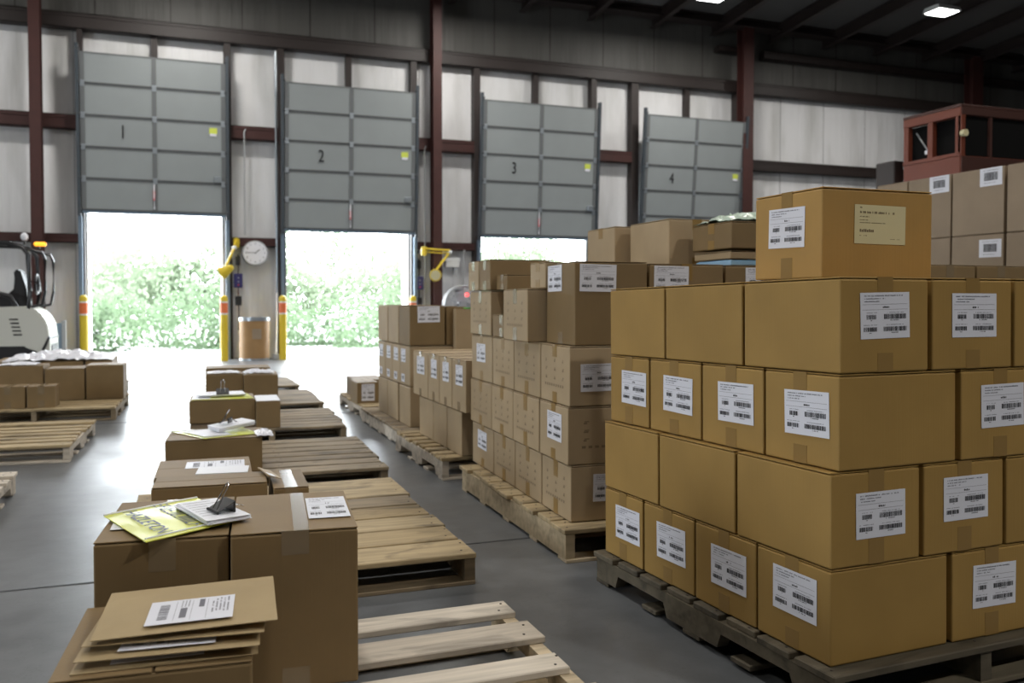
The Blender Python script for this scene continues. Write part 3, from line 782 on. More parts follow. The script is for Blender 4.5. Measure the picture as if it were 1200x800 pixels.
# ---- fourth pallet
D = Stack(1.56, 6.33, 0, 'cartons of the fourth right stack', 'kraft_pale')
for i, (b0, b1) in enumerate([(0, .35), (.37, .735), (.76, 1.12)]):
    lb = [('s', .06, .17, .17, .12, 'ship')] if i == 0 else []
    D.put('top carton of the fourth right stack, %s' % ('with its label towards the camera' if i == 0 else o4[i + (1 if i == 2 else 0)]), 0, .275, b0, b1, .725, 1.025, 'y', lb, tape=None, mat='kraft' if i == 0 else 'kraft_pale')
for i, (b0, b1) in enumerate([(0, .33), (.335, .58), (.585, .84), (.85, 1.12)]):
    D.put('middle carton of the fourth right stack, %s' % o4[i], 0, .34, b0, b1, .422, .722, 'x', [('w', .05, .17, min(.14, (b1 - b0) * .6), .10, 'ship'), ('w', .06, .02, .10, .06, 'small')], tape=None)
for i, (b0, b1) in enumerate([(0, .345), (.40, .76), (.77, 1.12)]):
    D.put('bottom carton of the fourth right stack, %s' % (o4[i + (1 if i == 2 else 0)]), 0, .34, b0, b1, .121, .42, 'x', tape=None)
D.put('top carton behind the labelled one, fourth right stack', .285, .45, .02, .35, .725, 1.018, 'y', tape=None, mat='kraft')
D.put('inner carton carrying it, fourth right stack', .35, .7, .02, .35, .121, .722, 'y', tape=None)
o_ = D.put('pale upright carton behind the thin cartons, green strap on top', .335, .66, -.06, .012, .121, 1.0, 'y', tape=None, mat='kraft_pale')
m_ = MB(); m_.box(-.08, .08, -.034, .034, .8765, .885, 'green', .002); m_.build('green_strap', o_)
# ---- fifth pallet: two low boxes
carton('low carton with white label on the farthest aisle pallet', 1.585, 8.2, .1185, .20, .36, .19, 0, 'y', [('s', .04, .02, .12, .155, 'ship')], 'kraft', tape=None, group='low cartons on the farthest pallet')
carton('low plain carton behind the white-labelled one, farthest aisle pallet', 1.70, 8.72, .1185, .30, .5, .175, 0, 'y', (), 'kraft', tape=None, group='low cartons on the farthest pallet')
# ---- grey-brown stack far right, and the tops of the stack before it
Fk = Stack(5.26, 4.03, 0, 'greyish cartons of the far right stack', 'kraft_grey')
ZF = [.12, .59, 1.06, 1.525, 1.985]
fb = [(-.15, .42), (.44, .875), (.885, 1.29), (1.3, 1.62)]
of = ['cut by the right picture edge', 'second from the right', 'third from the right', 'farthest left']
pallet('pallet under the greyish far right stack', 5.22, 6.3, 3.86, 5.68, 10, 'wood_old', True, .119)
for k in range(4):
    for i, (b0, b1) in enumerate(fb):
        lb = [('w', (b1 - b0) - (.02 if i == 0 else .20) - (.18 if i == 0 else 0), .33 if k == 3 else .30, .18, .125, 'small')] if k >= 2 and i < 3 and not (k == 2 and i == 2) else []
        Fk.put('greyish carton, %s layer of the far right stack, %s' % (lay[k], of[i]), 0, .6, b0, b1, ZF[k], ZF[k + 1], 'x', lb, tape=None, jitter=.004)
G = Stack(3.64, 3.5, 0, 'cartons behind the front right stack', 'kraft')
pallet('pallet behind the front right stack, mostly unseen', 3.6, 4.75, 3.46, 4.6, 8, 'wood_old', True, .119)
for k in range(3):
    for j in range(3):
        G.put('carton glimpsed above the front stack, %s of three, %s layer' % (('left', 'middle', 'right')[j], lay[k] if k < 2 else 'top'), j * .36 - .06, j * .36 + .29, 0, .4, .1195 + .376 * k, .1195 + .376 * (k + 1) + (.0 if k < 2 else .0), 'y', tape='clear_tape', jitter=.02)

# ---- middle row
MG = 'boxes of the middle row of pallets'
RC = carton('tall carton with clear tape and a white label on top, front middle', .266, 2.365, .1215, .298, .425, .384, R(-5), 'y',
            [], 'kraft', 'two big cartons at the front of the middle row', flap_lift=.006, tape='clear_tape', tape_w=.065, tape_drop=.07)
put_label(RC, (.298, .425, .384), 't', .185, .10, .105, .235, 'ship', random.Random(5), .0, off=.003)
LC = carton('tall carton under the yellow envelope, front middle', -.034, 2.425, .1215, .298, .425, .378, R(-5), 'y', [], 'kraft', 'two big cartons at the front of the middle row', flap_lift=.006, tape='clear_tape', tape_w=.06, tape_drop=.07)
put_label(LC, (.298, .425, .378), 't', .02, .10, .10, .10, 'sheet', random.Random(6), .05, off=.004)
carton('front carton carrying the kraft mailers, lower left', -.045, 1.925, .1215, .35, .40, .258, R(-4), 'y', [], 'kraft', MG, tape=None)
carton('low wide carton with a folded flap, second middle pallet', .105, 3.935, .1215, .455, .235, .178, R(-4), 'x', [], 'kraft', MG, tape=None, flap_lift=.0)
o_ = carton('low carton with white sheets on top, behind the folded-flap one', .085, 4.28, .1215, .41, .43, .172, R(-2), 'x', [], 'kraft', MG, tape=None)
carton('small low carton beside the wide one, second middle pallet', .425, 3.965, .1215, .145, .40, .155, R(-2), 'y', [], 'kraft', MG, tape='clear_tape')
carton('single carton under the yellow folder and clipped papers, third middle pallet', .163, 5.20, .1215, .50, .38, .19, R(-4), 'x', [], 'kraft', MG, tape=None)
carton('carton under the clipped papers on the fourth middle pallet', .27, 6.98, .165, .46, .44, .165, R(-2), 'x', [], 'kraft', MG, tape=None)
carton('flat box beneath the papered carton, fourth middle pallet', .27, 6.99, .1215, .45, .42, .041, R(-2), 'x', [], 'kraft_grey', MG, tape=None)
carton('narrow carton beside the papered one, fourth middle pallet', .588, 6.90, .1215, .172, .44, .195, R(-2), 'y', [], 'kraft', MG, tape=None)
carton('left of two cartons with papers, fifth middle pallet', .35, 8.55, .1215, .31, .34, .27, R(-2), 'y', [], 'kraft', MG, tape=None)
carton('right of two cartons, under the white bag, fifth middle pallet', .665, 8.48, .1215, .30, .34, .262, R(-2), 'y', [], 'kraft', MG, tape=None)
carton('wide carton behind the pair on the fifth middle pallet', .50, 9.12, .1215, .60, .4, .285, R(-2), 'x', [], 'kraft', MG, tape=None)

# ---- left row
LG = 'boxes on the loaded left pallet'
carton('right box of the back row on the left pallet', -.70, 9.37, .1215, .325, .36, .325, R(-2), 'y', [], 'kraft', LG, tape=None)
carton('middle box of the back row on the left pallet', -1.045, 9.38, .1215, .335, .36, .30, R(-2), 'y', [], 'kraft', LG, tape=None)
carton('left box of the back row, at the picture edge', -1.44, 9.43, .1215, .42, .36, .33, R(-2), 'y', [], 'kraft', LG, tape=None)
carton('small box with white tape in front on the left pallet', -1.17, 8.75, .1215, .22, .26, .19, R(-1), 'y', [], 'kraft', LG, tape='clear_tape')
carton('small box left of the white-taped one, at the picture edge', -1.43, 8.77, .1215, .27, .28, .19, R(-1), 'y', [], 'kraft', LG, tape='clear_tape')
pallet('pallet behind the loaded left pallet, under white plastic', -2.0, -.62, 10.1, 11.4, 7, 'wood_old', True, .12)
for i, (x, lb) in enumerate([(-1.66, 'left'), (-1.2, 'middle'), (-.85, 'right')]):
    carton('box beneath the white plastic sheet, %s one' % lb, x, 10.75, .1215, (.42, .40, .26)[i], .9, .30, 0, 'y', [], 'kraft', 'boxes under the white plastic', tape=None)
crumple('plastic_sheet', 'crumpled white plastic sheet over boxes beyond the left pallet', 'plastic sheet', -1.75, -.72, 10.3, 11.2, .4225, .11, 'film', 22, 14, seed=8)
crumple('paper_scrap', 'green-edged white paper on the leftmost back box', 'paper', -1.62, -1.30, 9.3, 9.58, .4525, .03, 'sheet', 8, 6, seed=2)

# ================================================================== PAPERS, ENVELOPES, CLIPS, MAILERS
def envelope(label, pts, z, letters=True, loc=None):
    """A thin soft plastic envelope: four corner points on its box, slightly domed."""
    P = [Vector((*p, 0)) for p in pts]; c = sum(P, Vector()) / 4
    mb = MB(); n = 12
    def at(u, v): return (P[0] * (1 - u) * (1 - v) + P[1] * u * (1 - v) + P[2] * u * v + P[3] * (1 - u) * v) - c
    top = [[mb.bm.verts.new(at(i / n, j / n) + Vector((0, 0, .003 + .0035 * math.sin(math.pi * i / n) * math.sin(math.pi * j / n) + .0004 * math.sin(i * 1.7 + j)))) for j in range(n + 1)] for i in range(n + 1)]
    bot = [[mb.bm.verts.new(at(i / n, j / n) + Vector((0, 0, .001))) for j in range(n + 1)] for i in range(n + 1)]
    k = mb.mi('yellow_film')
    for i in range(n):
        for j in range(n):
            mb.bm.faces.new((top[i][j], top[i + 1][j], top[i + 1][j + 1], top[i][j + 1])).material_index = k
            mb.bm.faces.new((bot[i][j], bot[i][j + 1], bot[i + 1][j + 1], bot[i + 1][j])).material_index = k
    for i in range(n):
        for a, b in (((i, 0), (i + 1, 0)), ((i + 1, n), (i, n)), ((0, i + 1), (0, i)), ((n, i), (n, i + 1))):
            mb.bm.faces.new((top[a[0]][a[1]], bot[a[0]][a[1]], bot[b[0]][b[1]], top[b[0]][b[1]])).material_index = k
    o = mb.build('plastic_envelope', None, (c.x, c.y, z)); tag(o, label, 'envelope', 'yellow plastic envelopes')
    for (u0, v0, u1, v1) in ((.0, .985, 1, .985), (.02, .06, .62, .06)):
        mb = MB(); mb.tube([at(u0 + (u1 - u0) * t / 8, v0 + (v1 - v0) * t / 8) + Vector((0, 0, .004 + .003 * math.sin(math.pi * (u0 + (u1 - u0) * t / 8)) * math.sin(math.pi * min(v0, v1)))) for t in range(9)], .003, 'sheet', 6)
        mb.build('slide_edge', o)
    return o, at, c

def paper_stack(label, cx, cy, z, w, d, t, rot, n=7, tilt=0.0, seed=1):
    rnd = random.Random(seed)
    root = thing('paper_stack', label, 'papers', (cx, cy, z), (0, tilt, rot), 'clipped paper stacks')
    for i in range(n):
        mb = MB(); a = rnd.uniform(-.06, .06)
        mb.box(-w / 2, w / 2, -d / 2, d / 2, 0, t / n * .8, 'sheet')
        if i == n - 1:
            zz = t / n * .8 + .0003
            for r_ in range(7):
                x = -w * .42
                while x < w * rnd.uniform(.0, .42):
                    mb.quad([(x, d * (.38 - r_ * .11), zz), (x + w * .03, d * (.38 - r_ * .11), zz), (x + w * .03, d * (.40 - r_ * .11), zz), (x, d * (.40 - r_ * .11), zz)], 'grey_ink'); x += w * .045
        mb.build('sheet', root, (rnd.uniform(-.006, .006), rnd.uniform(-.006, .006), t / n * i), (0, 0, a))
    return root

def binder_clip(label, cx, cy, z, rot, s=1.0, lean=25):
    root = thing('binder_clip', label, 'binder clip', (cx, cy, z), (0, 0, rot), 'binder clips')
    mb = MB()
    w, hh, bs = .024 * s, .028 * s, .011 * s
    mb.prism([(-hh * .2, .001), (hh * .95, -.001), (hh * 1.02, bs * 1.9), (hh * .93, bs * 2.0), (hh * .9, .003), (-hh * .2, .004)][0:0] + [(-.016 * s, .002), (.014 * s, .018 * s), (.014 * s, .0), (.018 * s, .0), (.018 * s, .021 * s), (-.017 * s, .0045)], 'y', -w, w, 'black_gloss')
    mb.tube([(-.016 * s, -w, .003 * s), (-.016 * s, w, .003 * s)], .003 * s, 'black_gloss')
    mb.build('clip_body', root)
    a = R(lean)
    for k, dirn in ((0, 1),):
        mb = MB(); Lh = .052 * s
        def q(u, v): return (-.012 * s + u * math.sin(a) * 1.0, v, .006 * s + u * math.cos(a))
        pts = [q(0, -.011 * s), q(Lh * .55, -.006 * s), q(Lh * .85, -.007 * s), q(Lh, -.003 * s), q(Lh, .003 * s), q(Lh * .85, .007 * s), q(Lh * .55, .006 * s), q(0, .011 * s)]
        mb.tube(pts, .0013 * s, 'chrome', 6); mb.build('wire_handle', root, smooth=True)
    mb = MB(); mb.tube([(.015 * s, -.011 * s, .016 * s), (.036 * s, -.006 * s, .006 * s), (.042 * s, -.003 * s, .004 * s), (.042 * s, .003 * s, .004 * s), (.036 * s, .006 * s, .006 * s), (.015 * s, .011 * s, .016 * s)], .0013 * s, 'chrome', 6); mb.build('wire_handle', root, smooth=True)
    return root

Zt = .1215 + .378 + .006
env, at, ec = envelope('yellow plastic envelope with dark lettering on the front left carton', [(-.085, 2.162), (.136, 2.305), (.029, 2.605), (-.198, 2.469)], Zt)
d1 = Vector((*(Vector((-.085, 2.162)) - Vector((-.198, 2.469))).normalized(), 0))       # lettering runs down the short side
up = Vector((-d1.y, d1.x, 0))
me = text_mesh('HAZLETON', .052, .0002)
mb = MB(); Tm = Matrix((d1, up, Vector((0, 0, 1)))).transposed().to_4x4()
mb.add_mesh(me, 'blue_ink', Matrix.Translation(at(.22, .50) + Vector((0, 0, .0072))) @ Tm)
mb.build('lettering', env); mb = MB()
rl = random.Random(12)                                            # the second, mostly covered line: strokes only
for k in range(11):
    o0 = at(.56, .92 - k * .08) + Vector((0, 0, .0072))
    for (a0, b0, a1, b1) in rl.sample([(-.009, -.019, -.004, .019), (.004, -.019, .009, .019), (-.009, .014, .009, .019), (-.009, -.019, .009, -.014), (-.009, -.003, .009, .003)], 3):
        mb.quad([tuple(o0 + d1 * u + up * v) for u, v in ((a0, b0), (a1, b0), (a1, b1), (a0, b1))], 'blue_ink')
mb.build('lettering', env)
paper_stack('printed papers held by a clip on the yellow envelope, front left carton', .062, 2.375, Zt + .0085, .105, .235, .011, R(20), 8, seed=3)
binder_clip('black binder clip with raised wire handle on the front papers', .085, 2.335, Zt + .0205, R(20), 1.35, 30)
# third middle pallet
env2, at2, _ = envelope('yellow and white plastic folder on the third middle carton', [(.10, 5.00), (.39, 5.10), (.32, 5.38), (-.07, 5.33)], .1215 + .19 + .002)
mb = MB(); mb.quad([tuple(at2(u, v) + Vector((0, 0, .0072))) for u, v in ((.06, .12), (.55, .10), (.55, .9), (.06, .9))], 'sheet'); mb.build('white_cover', env2)
paper_stack('curled papers under a clip, third middle pallet', .255, 5.25, .1215 + .19 + .030, .21, .17, .02, R(20), 6, -.12, seed=4)
binder_clip('binder clip standing on the curled papers of the third middle pallet', .22, 5.235, .1215 + .19 + .055, R(-20), 1.5, 30)
crumple('plastic_pouch', 'clear wrinkled pouch hanging off the third middle carton', 'pouch', .37, .46, 4.98, 5.2, .313, .03, 'film', 8, 8, seed=6)
# fourth middle pallet
env3, at3, _ = envelope('yellow folder beneath papers on the fourth middle carton', [(.05, 6.79), (.485, 6.78), (.46, 7.16), (.07, 7.17)], .332)
mb = MB(); mb.quad([tuple(at3(u, v) + Vector((0, 0, .0072))) for u, v in ((.0, .05), (.30, .05), (.30, .9), (.0, .9))], 'sheet'); mb.build('white_cover', env3)
paper_stack('papers under a black clip, fourth middle pallet', .26, 7.02, .346, .33, .26, .012, R(2), 5, seed=5)
binder_clip('black binder clip on the papers of the fourth middle pallet', .27, 6.93, .359, R(90), 1.9, -8)
mb = MB(); mb.box(-.085, .085, -.20, .20, 0, .004, 'sheet'); tag(mb.build('paper_sheet', None, (.588, 6.9, .3175), (0, 0, R(-2))), 'white sheet on the narrow carton of the fourth middle pallet', 'paper', 'loose white sheets')
# second and fifth middle pallets
mb = MB(); mb.box(-.11, .11, -.08, .08, 0, .004, 'sheet'); tag(mb.build('paper_sheet', None, (.16, 4.15, .2945), (0, 0, R(-6))), 'bright white sheet on the low carton of the second middle pallet', 'paper', 'loose white sheets')
mb = sticker_mesh(.26, .17, 'parcel', random.Random(9)); tag(mb.build('shipping_paper', None, (0.0, 4.25, .2945), (0, 0, R(-3))), 'grey printed shipping paper behind the bright sheet, second middle pallet', 'paper', 'loose white sheets')
mb = MB(); mb.box(-.03, .03, -.10, .10, 0, .004, 'kraft_pale'); mb.box(-.025, .005, -.10, -.03, .004, .005, 'sheet')
tag(mb.build('loose_flap', None, (.345, 3.96, .303), (0, R(20), R(8))), 'bent carton flap with white tape between two low cartons', 'flap')
crumple('paper_scrap', 'white papers on the left of two cartons, fifth middle pallet', 'paper', .20, .48, 8.42, 8.70, .3935, .02, 'sheet', 8, 6, seed=12)
crumple('padded_bag', 'puffed white bag on the right carton of the fifth middle pallet', 'bag', .52, .78, 8.40, 8.62, .3855, .05, 'film', 8, 7, seed=13)
# kraft mailers on the front carton
def mailer(label, pts, z, t, lab=None, bend=0.0, seed=1):
    P = [Vector(p) for p in pts]; c = sum(P, Vector()) / 4
    mb = MB(); nx, ny = 10, 8
    def at(u, v): return (P[0] * (1 - u) * (1 - v) + P[1] * u * (1 - v) + P[2] * u * v + P[3] * (1 - u) * v) - c
    def dz(u, v): return bend * (u - .5) ** 2
    T = [[mb.bm.verts.new(at(i / nx, j / ny) + Vector((0, 0, dz(i / nx, j / ny) + .0015 + t * min(1, 4 * min(i / nx, 1 - i / nx)) * min(1, 4 * min(j / ny, 1 - j / ny))))) for j in range(ny + 1)] for i in range(nx + 1)]
    Bt = [[mb.bm.verts.new(at(i / nx, j / ny) + Vector((0, 0, dz(i / nx, j / ny)))) for j in range(ny + 1)] for i in range(nx + 1)]
    k = mb.mi('mailer')
    for i in range(nx):
        for j in range(ny):
            mb.bm.faces.new((T[i][j], T[i + 1][j], T[i + 1][j + 1], T[i][j + 1])).material_index = k
            mb.bm.faces.new((Bt[i][j], Bt[i][j + 1], Bt[i + 1][j + 1], Bt[i + 1][j])).material_index = k
    for i in range(nx):
        for j in (0, ny): mb.bm.faces.new((T[i][j], Bt[i][j], Bt[i + 1][j], T[i + 1][j])).material_index = k
    for j in range(ny):
        for i in (0, nx): mb.bm.faces.new((T[i][j], Bt[i][j], Bt[i][j + 1], T[i][j + 1])).material_index = k
    o = mb.build('kraft_mailer', None, (c.x, c.y, c.z)); tag(o, label, 'mailer', 'kraft mailers on the front carton')
    if lab:
        u0, v0, u1, v1 = lab
        a, b, d = at(u0, v0), at(u1, v0), at(u0, v1)
        X = (b - a); Yv = (d - a)
        s_ = sticker_mesh(X.length, Yv.length, 'parcel', random.Random(seed)).build('shipping_label', o)
        Xn = X.normalized(); Zn = Xn.cross(Yv).normalized(); Yn = Zn.cross(Xn)
        s_.matrix_local = Matrix.Translation(a + Zn * (t + .0035)) @ Matrix((Xn, Yn, Zn)).transposed().to_4x4()
    return o
zc = .1215 + .258
mailer('lowest kraft mailer, lying flat on the front carton', [(-.20, 1.755, zc + .001), (.128, 1.735, zc + .002), (.15, 2.07, zc + .002), (-.17, 2.08, zc + .001)], 0, .004, (.2, .04, .7, .5), seed=21)
mailer('third kraft mailer from the top, label half covered', [(-.195, 1.765, zc + .019), (.13, 1.72, zc + .024), (.16, 2.06, zc + .009), (-.165, 2.08, zc + .009)], 0, .004, (.22, .06, .75, .5), seed=22)
mailer('second kraft mailer from the top of the pile', [(-.185, 1.80, zc + .034), (.14, 1.742, zc + .040), (.175, 2.04, zc + .017), (-.16, 2.07, zc + .017)], 0, .004, (.3, .2, .75, .7), seed=23)
mailer('topmost kraft mailer with a full white shipping label', [(-.169, 1.79, zc + .046), (.167, 1.758, zc + .055), (.184, 2.032, zc + .058), (-.15, 2.056, zc + .050)], 0, .006, (.27, .08, .75, .56), seed=24)

# ================================================================== THINGS ALONG THE DOCK WALL
def bollard(label, x, y=16.2):
    root = thing('bollard', label, 'bollard', (x, y, 0), group='yellow bollards beside the dock doors')
    mb = MB(); mb.cyl((0, 0, 0), (0, 0, 1.10), .065, 'yellow', 20); mb.ball((0, 0, 1.10), .065, 'yellow', (1, 1, .85), 20); mb.build('post', root, smooth=True)
    mb = MB(); mb.cyl((0, 0, .84), (0, 0, 1.02), .0665, 'orange', 20); mb.build('orange_band', root, smooth=True)
    for z in (.815, 1.02):
        mb = MB(); mb.cyl((0, 0, z), (0, 0, z + .025), .0668, 'white', 20); mb.build('white_band', root, smooth=True)
bollard('yellow bollard left of dock door 1', -1.555)
bollard('yellow bollard right of dock door 1', .665)
bollard('yellow bollard left of dock door 2', 1.67)
bollard('yellow bollard right of dock door 2', 4.06)
# fibre drum
root = thing('fibre_drum', 'brown fibre drum with metal rims on the floor between doors 1 and 2', 'drum', (1.19, 16.35, 0))
mb = MB(); mb.cyl((0, 0, .02), (0, 0, .70), .262, 'drum', 32); mb.build('drum_body', root, smooth=True)
mb = MB(); mb.cyl((0, 0, .70), (0, 0, .755), .272, 'galv', 32); mb.cyl((0, 0, .755), (0, 0, .762), .255, 'galv', 32); mb.build('lid', root, smooth=True)
mb = MB(); mb.cyl((0, 0, 0), (0, 0, .035), .27, 'galv', 32); mb.build('bottom_rim', root, smooth=True)
mb = MB(); mb.box(-.06, .10, -.268, -.255, .38, .56, 'kraft_grey'); mb.build('drum_label', root)
# wall clock
root = thing('wall_clock', 'round white wall clock between dock doors 1 and 2', 'clock', (1.235, WY - .24, 1.925))
mb = MB(); mb.cyl((0, -.03, 0), (0, .215, 0), .225, 'fan_grey', 40); mb.build('case', root, smooth=True)
mb = MB(); mb.cyl((0, -.036, 0), (0, -.028, 0), .205, 'clock_face', 40); mb.build('dial', root)
mb = MB()
for h in range(1, 13):
    a = R(90 - 30 * h)
    mb.add_mesh(text_mesh(str(h), .045), 'ink', Matrix.Translation((.165 * math.cos(a), -.0375, .165 * math.sin(a))) @ Matrix.Rotation(R(90), 4, 'X'))
mb.build('numerals', root)
for nm, ang, L, w in (('hour_hand', 38, .10, .010), ('minute_hand', 178, .155, .007)):
    mb = MB(); a = R(ang); mb.box(-.02, L, -.002, .002, -w / 2, w / 2, 'ink', T=Matrix.Translation((0, -.041, 0)) @ Matrix.Rotation(-a, 4, 'Y')); mb.build(nm, root)
# dock lights: yellow folding arm with a round lamp head
def dock_light(label, base, elbow, head, face):
    root = thing('dock_light', label, 'dock light', base, group='yellow dock lights on jointed arms')
    B_, E_, H_ = Vector((0, 0, 0)), Vector(elbow) - Vector(base), Vector(head) - Vector(base)
    mb = MB(); mb.box(-.05, .05, -.02, .05, -.08, .08, 'yellow', .006); mb.box(-.025, .025, .05, WY - .205 - base[1], -.03, .03, 'dark_steel'); mb.cyl((0, -.03, -.09), (0, -.03, .09), .02, 'yellow', 12); mb.build('wall_bracket', root)
    mb = MB()
    mb.tube([B_ + Vector((0, -.03, .04)), E_ + Vector((0, 0, .03))], .022, 'yellow'); mb.tube([B_ + Vector((0, -.03, -.02)), E_ + Vector((0, 0, -.03))], .012, 'yellow'); mb.build('upper_arm', root)
    mb = MB(); mb.tube([E_, H_ + Vector((0, 0, .06))], .024, 'yellow'); mb.ball(E_, .04, 'white'); mb.build('lower_arm', root)
    mb = MB(); f = Vector(face).normalized()
    mb.cyl(H_ - f * .10, H_ + f * .06, .06, 'yellow', 20, r2=.11); mb.cyl(H_ + f * .06, H_ + f * .085, .115, 'yellow', 20); mb.ball(H_ - f * .10, .06, 'yellow'); mb.build('lamp_head', root, smooth=True)
    mb = MB(); mb.cyl(H_ + f * .085, H_ + f * .09, .095, 'cream', 20); mb.build('lamp_lens', root)
dock_light('yellow jointed dock light between door 1 and the clock', (.91, WY - .25, 2.10), (.86, 16.40, 2.0), (.70, 16.25, 1.58), (-.8, .3, -.5))
dock_light('yellow dock light on a bent arm beside the column right of door 2', (4.30, 16.26, 2.0), (4.80, 16.24, 1.99), (4.49, 16.18, 1.55), (-.2, -1, -.15))
def control_box(label, x, z, dx=0):
    root = thing('control_box', label, 'control box', (x, WY - .24, z), group='dark blue dock control boxes')
    mb = MB(); mb.box(-.075, .075, -.06, .06, -.13, .13, 'navy', .012); mb.box(-.055, .055, -.066, -.06, -.11, .11, 'navy', .003); mb.build('housing', root)
    mb = MB(); mb.tube([(0, .02, .13), (.01, .03, .4), (0, .04, .48)], .013, 'dark_steel'); mb.box(-.04, .04, .0, .08, .28, .44, 'black', .01); mb.build('upper_conduit', root)
    mb = MB(); mb.tube([(0, .02, -.13), (.01, .03, -.5), (.0, .03, -.9)], .011, 'dark_steel'); mb.box(-.05, .06, -.01, .07, -.45, -.28, 'black', .01); mb.build('lower_conduit', root)
    mb = MB()
    for zz in (.05, -.02, -.08): mb.cyl((0, -.066, zz), (0, -.076, zz), .014, 'red' if zz < -.05 else 'galv', 12)
    mb.build('buttons', root)
control_box('dark blue control box with conduit below the dock light near the clock', .935, 1.42)
control_box('dark blue control box beside the column right of door 2', 4.30, 1.40)
# broom and pipe by the drum
root = thing('long_broom', 'pale long-handled broom leaning beside the drum', 'broom', (1.555, 16.3, 0))
mb = MB(); mb.tube([(0, 0, .1), (.05, .28, 1.20)], .014, 'white'); mb.build('handle', root)
mb = MB(); mb.box(-.06, .06, -.03, .03, 0.0, .1, 'fan_grey', .008); mb.build('brush', root)
mb = MB(); mb.tube([(1.62, WY - .22, 0.02), (1.62, WY - .22, 5.6)], .02, 'galv'); struct(mb.build('trim_%d' % tn)); tn += 1
for (x, z0, z1) in ((1.06, 2.25, 4.1), (4.42, 0, 4.0), (5.2, 0, 2.0)):
    mb = MB(); mb.tube([(x, WY - .24, z0), (x, WY - .24, z1), (x + .03, WY - .22, z1 + .06)], .013, 'fan_grey'); struct(mb.build('trim_%d' % tn)); tn += 1
# floor fan
root = thing('floor_fan', 'round grey drum fan with a red light at its middle, behind cartons', 'fan', (4.98, 16.05, 0))
mb = MB()
for rr in (.36,): 
    for yy in (-.1, .1): mb.tube([(rr * math.cos(R(a)), yy, .98 + rr * math.sin(R(a))) for a in range(0, 360, 12)], .014, 'fan_grey', 8, True)
mb.cyl((0, -.1, .98), (0, .1, .98), .36, 'fan_grey', 40, cap=False); mb.build('shroud', root, smooth=True)
mb = MB()
for k in range(4): mb.tube([(rr * math.cos(R(a)), -.105, .98 + rr * math.sin(R(a))) for a in range(0, 360, 12)] if False else [((.09 + .08 * k) * math.cos(R(a)), -.105, .98 + (.09 + .08 * k) * math.sin(R(a))) for a in range(0, 360, 12)], .004, 'galv', 6, True)
for a in range(0, 360, 20): mb.tube([(.06 * math.cos(R(a)), -.105, .98 + .06 * math.sin(R(a))), (.36 * math.cos(R(a)), -.105, .98 + .36 * math.sin(R(a)))], .003, 'galv', 5)
mb.build('guard', root)
for k in range(3):
    a = R(120 * k + 20); mb = MB()
    mb.box(.05, .31, -.09, .09, -.003, .003, 'fan_grey', T=Matrix.Translation((0, .02, .98)) @ Matrix.Rotation(a, 4, 'Y') @ Matrix.Rotation(R(60), 4, 'X')); mb.build('blade', root)
mb = MB(); mb.cyl((0, -.09, .98), (0, .12, .98), .07, 'fan_grey', 20); mb.build('motor', root, smooth=True)
mb = MB(); mb.ball((.06, -.13, 1.17), .042, 'red_light'); mb.build('red_light', root, smooth=True)
mb = MB()
for s_ in (-1, 1): mb.tube([(s_ * .34, 0, .98), (s_ * .38, 0, .3), (s_ * .40, -.2, .03)], .018, 'dark_steel'); mb.tube([(s_ * .40, -.25, .03), (s_ * .40, .25, .03)], .018, 'dark_steel')
mb.build('stand', root)
mb = MB(); mb.box(-.14, .14, -.05, .1, -.09, .09, 'white', .012); mb.box(-.15, .15, -.055, -.045, .03, .095, 'white', .004); mb.box(.03, .1, -.02, .05, -.25, -.09, 'fan_grey')
tag(mb.build('junction_box', None, (4.95, WY - .29, 1.80)), 'white square box on the wall above the grey fan', 'junction box')
# steel frame near the lift truck
root = thing('steel_gate', 'low grey steel gate frame standing behind the lift truck', 'gate', (-1.86, 15.75, 0))
for s_ in (-.12, .06):
    mb = MB(); mb.box(s_ - .03, s_ + .03, -.03, .03, 0, .74, 'fan_grey', .004); mb.build('post', root)
mb = MB(); mb.box(-.09, .03, -.012, .012, .05, .70, 'blue_steel'); mb.build('panel', root)
mb = MB(); mb.box(.03, .10, -.06, .06, .12, .17, 'fan_grey', .005); mb.build('bracket', root)

# ------------------------------------------------------------------ counterbalance lift truck (faces left, rear end in view)
root = thing('forklift', 'cream and black lift truck parked at the left by the dock wall', 'forklift', (-2.75, 14.75, 0))
mb = MB()
mb.prism([(-.9, .40), (.66, .40), (.74, .34), (.86, .22), (.93, .24), (.93, .50), (.90, .74), (.80, .90), (.66, .98), (-.9, .93)], 'y', -.48, .48, 'truck', .03)
mb.build('body', root, smooth=True)
mb = MB(); mb.box(-.9, .62, -.485, .485, .16, .41, 'black', .01); mb.build('chassis', root)
mb = MB()
for k in range(5): mb.box(.42 + .012 * k, .53 + .012 * k, -.487, -.478, .78 - k * .055, .80 - k * .055, 'black')
mb.build('vents', root)
mb = MB(); mb.prism([(.80, .30), (.92, .55), (.935, .52), (.84, .28)], 'y', -.49, .49, 'black'); mb.prism([(.88, .24), (.94, .42), (.945, .24)], 'y', -.3, .3, 'black'); mb.build('rear_trim', root)
for s_ in (-.43, .43):
    mb = MB()
    mb.tube([(.66, s_, .94), (.68, s_, 1.2), (.66, s_, 1.72), (.58, s_, 1.84), (.40, s_, 1.88), (-.75, s_, 1.90), (-.9, s_, 1.84), (-.95, s_, .9)], .032, 'black_gloss', 8)
    mb.tube([(.66, s_, .96), (.84, s_, 1.0), (.88, s_, 1.2), (.88, s_, 1.66), (.84, s_, 1.76), (.62, s_, 1.81)], .022, 'black_gloss', 8)
    mb.build('guard_post', root, smooth=True)
mb = MB()
for k in range(8): mb.box(-.8 + .17 * k, -.75 + .17 * k, -.43, .43, 1.885, 1.91, 'black_gloss')
mb.build('roof_guard', root)
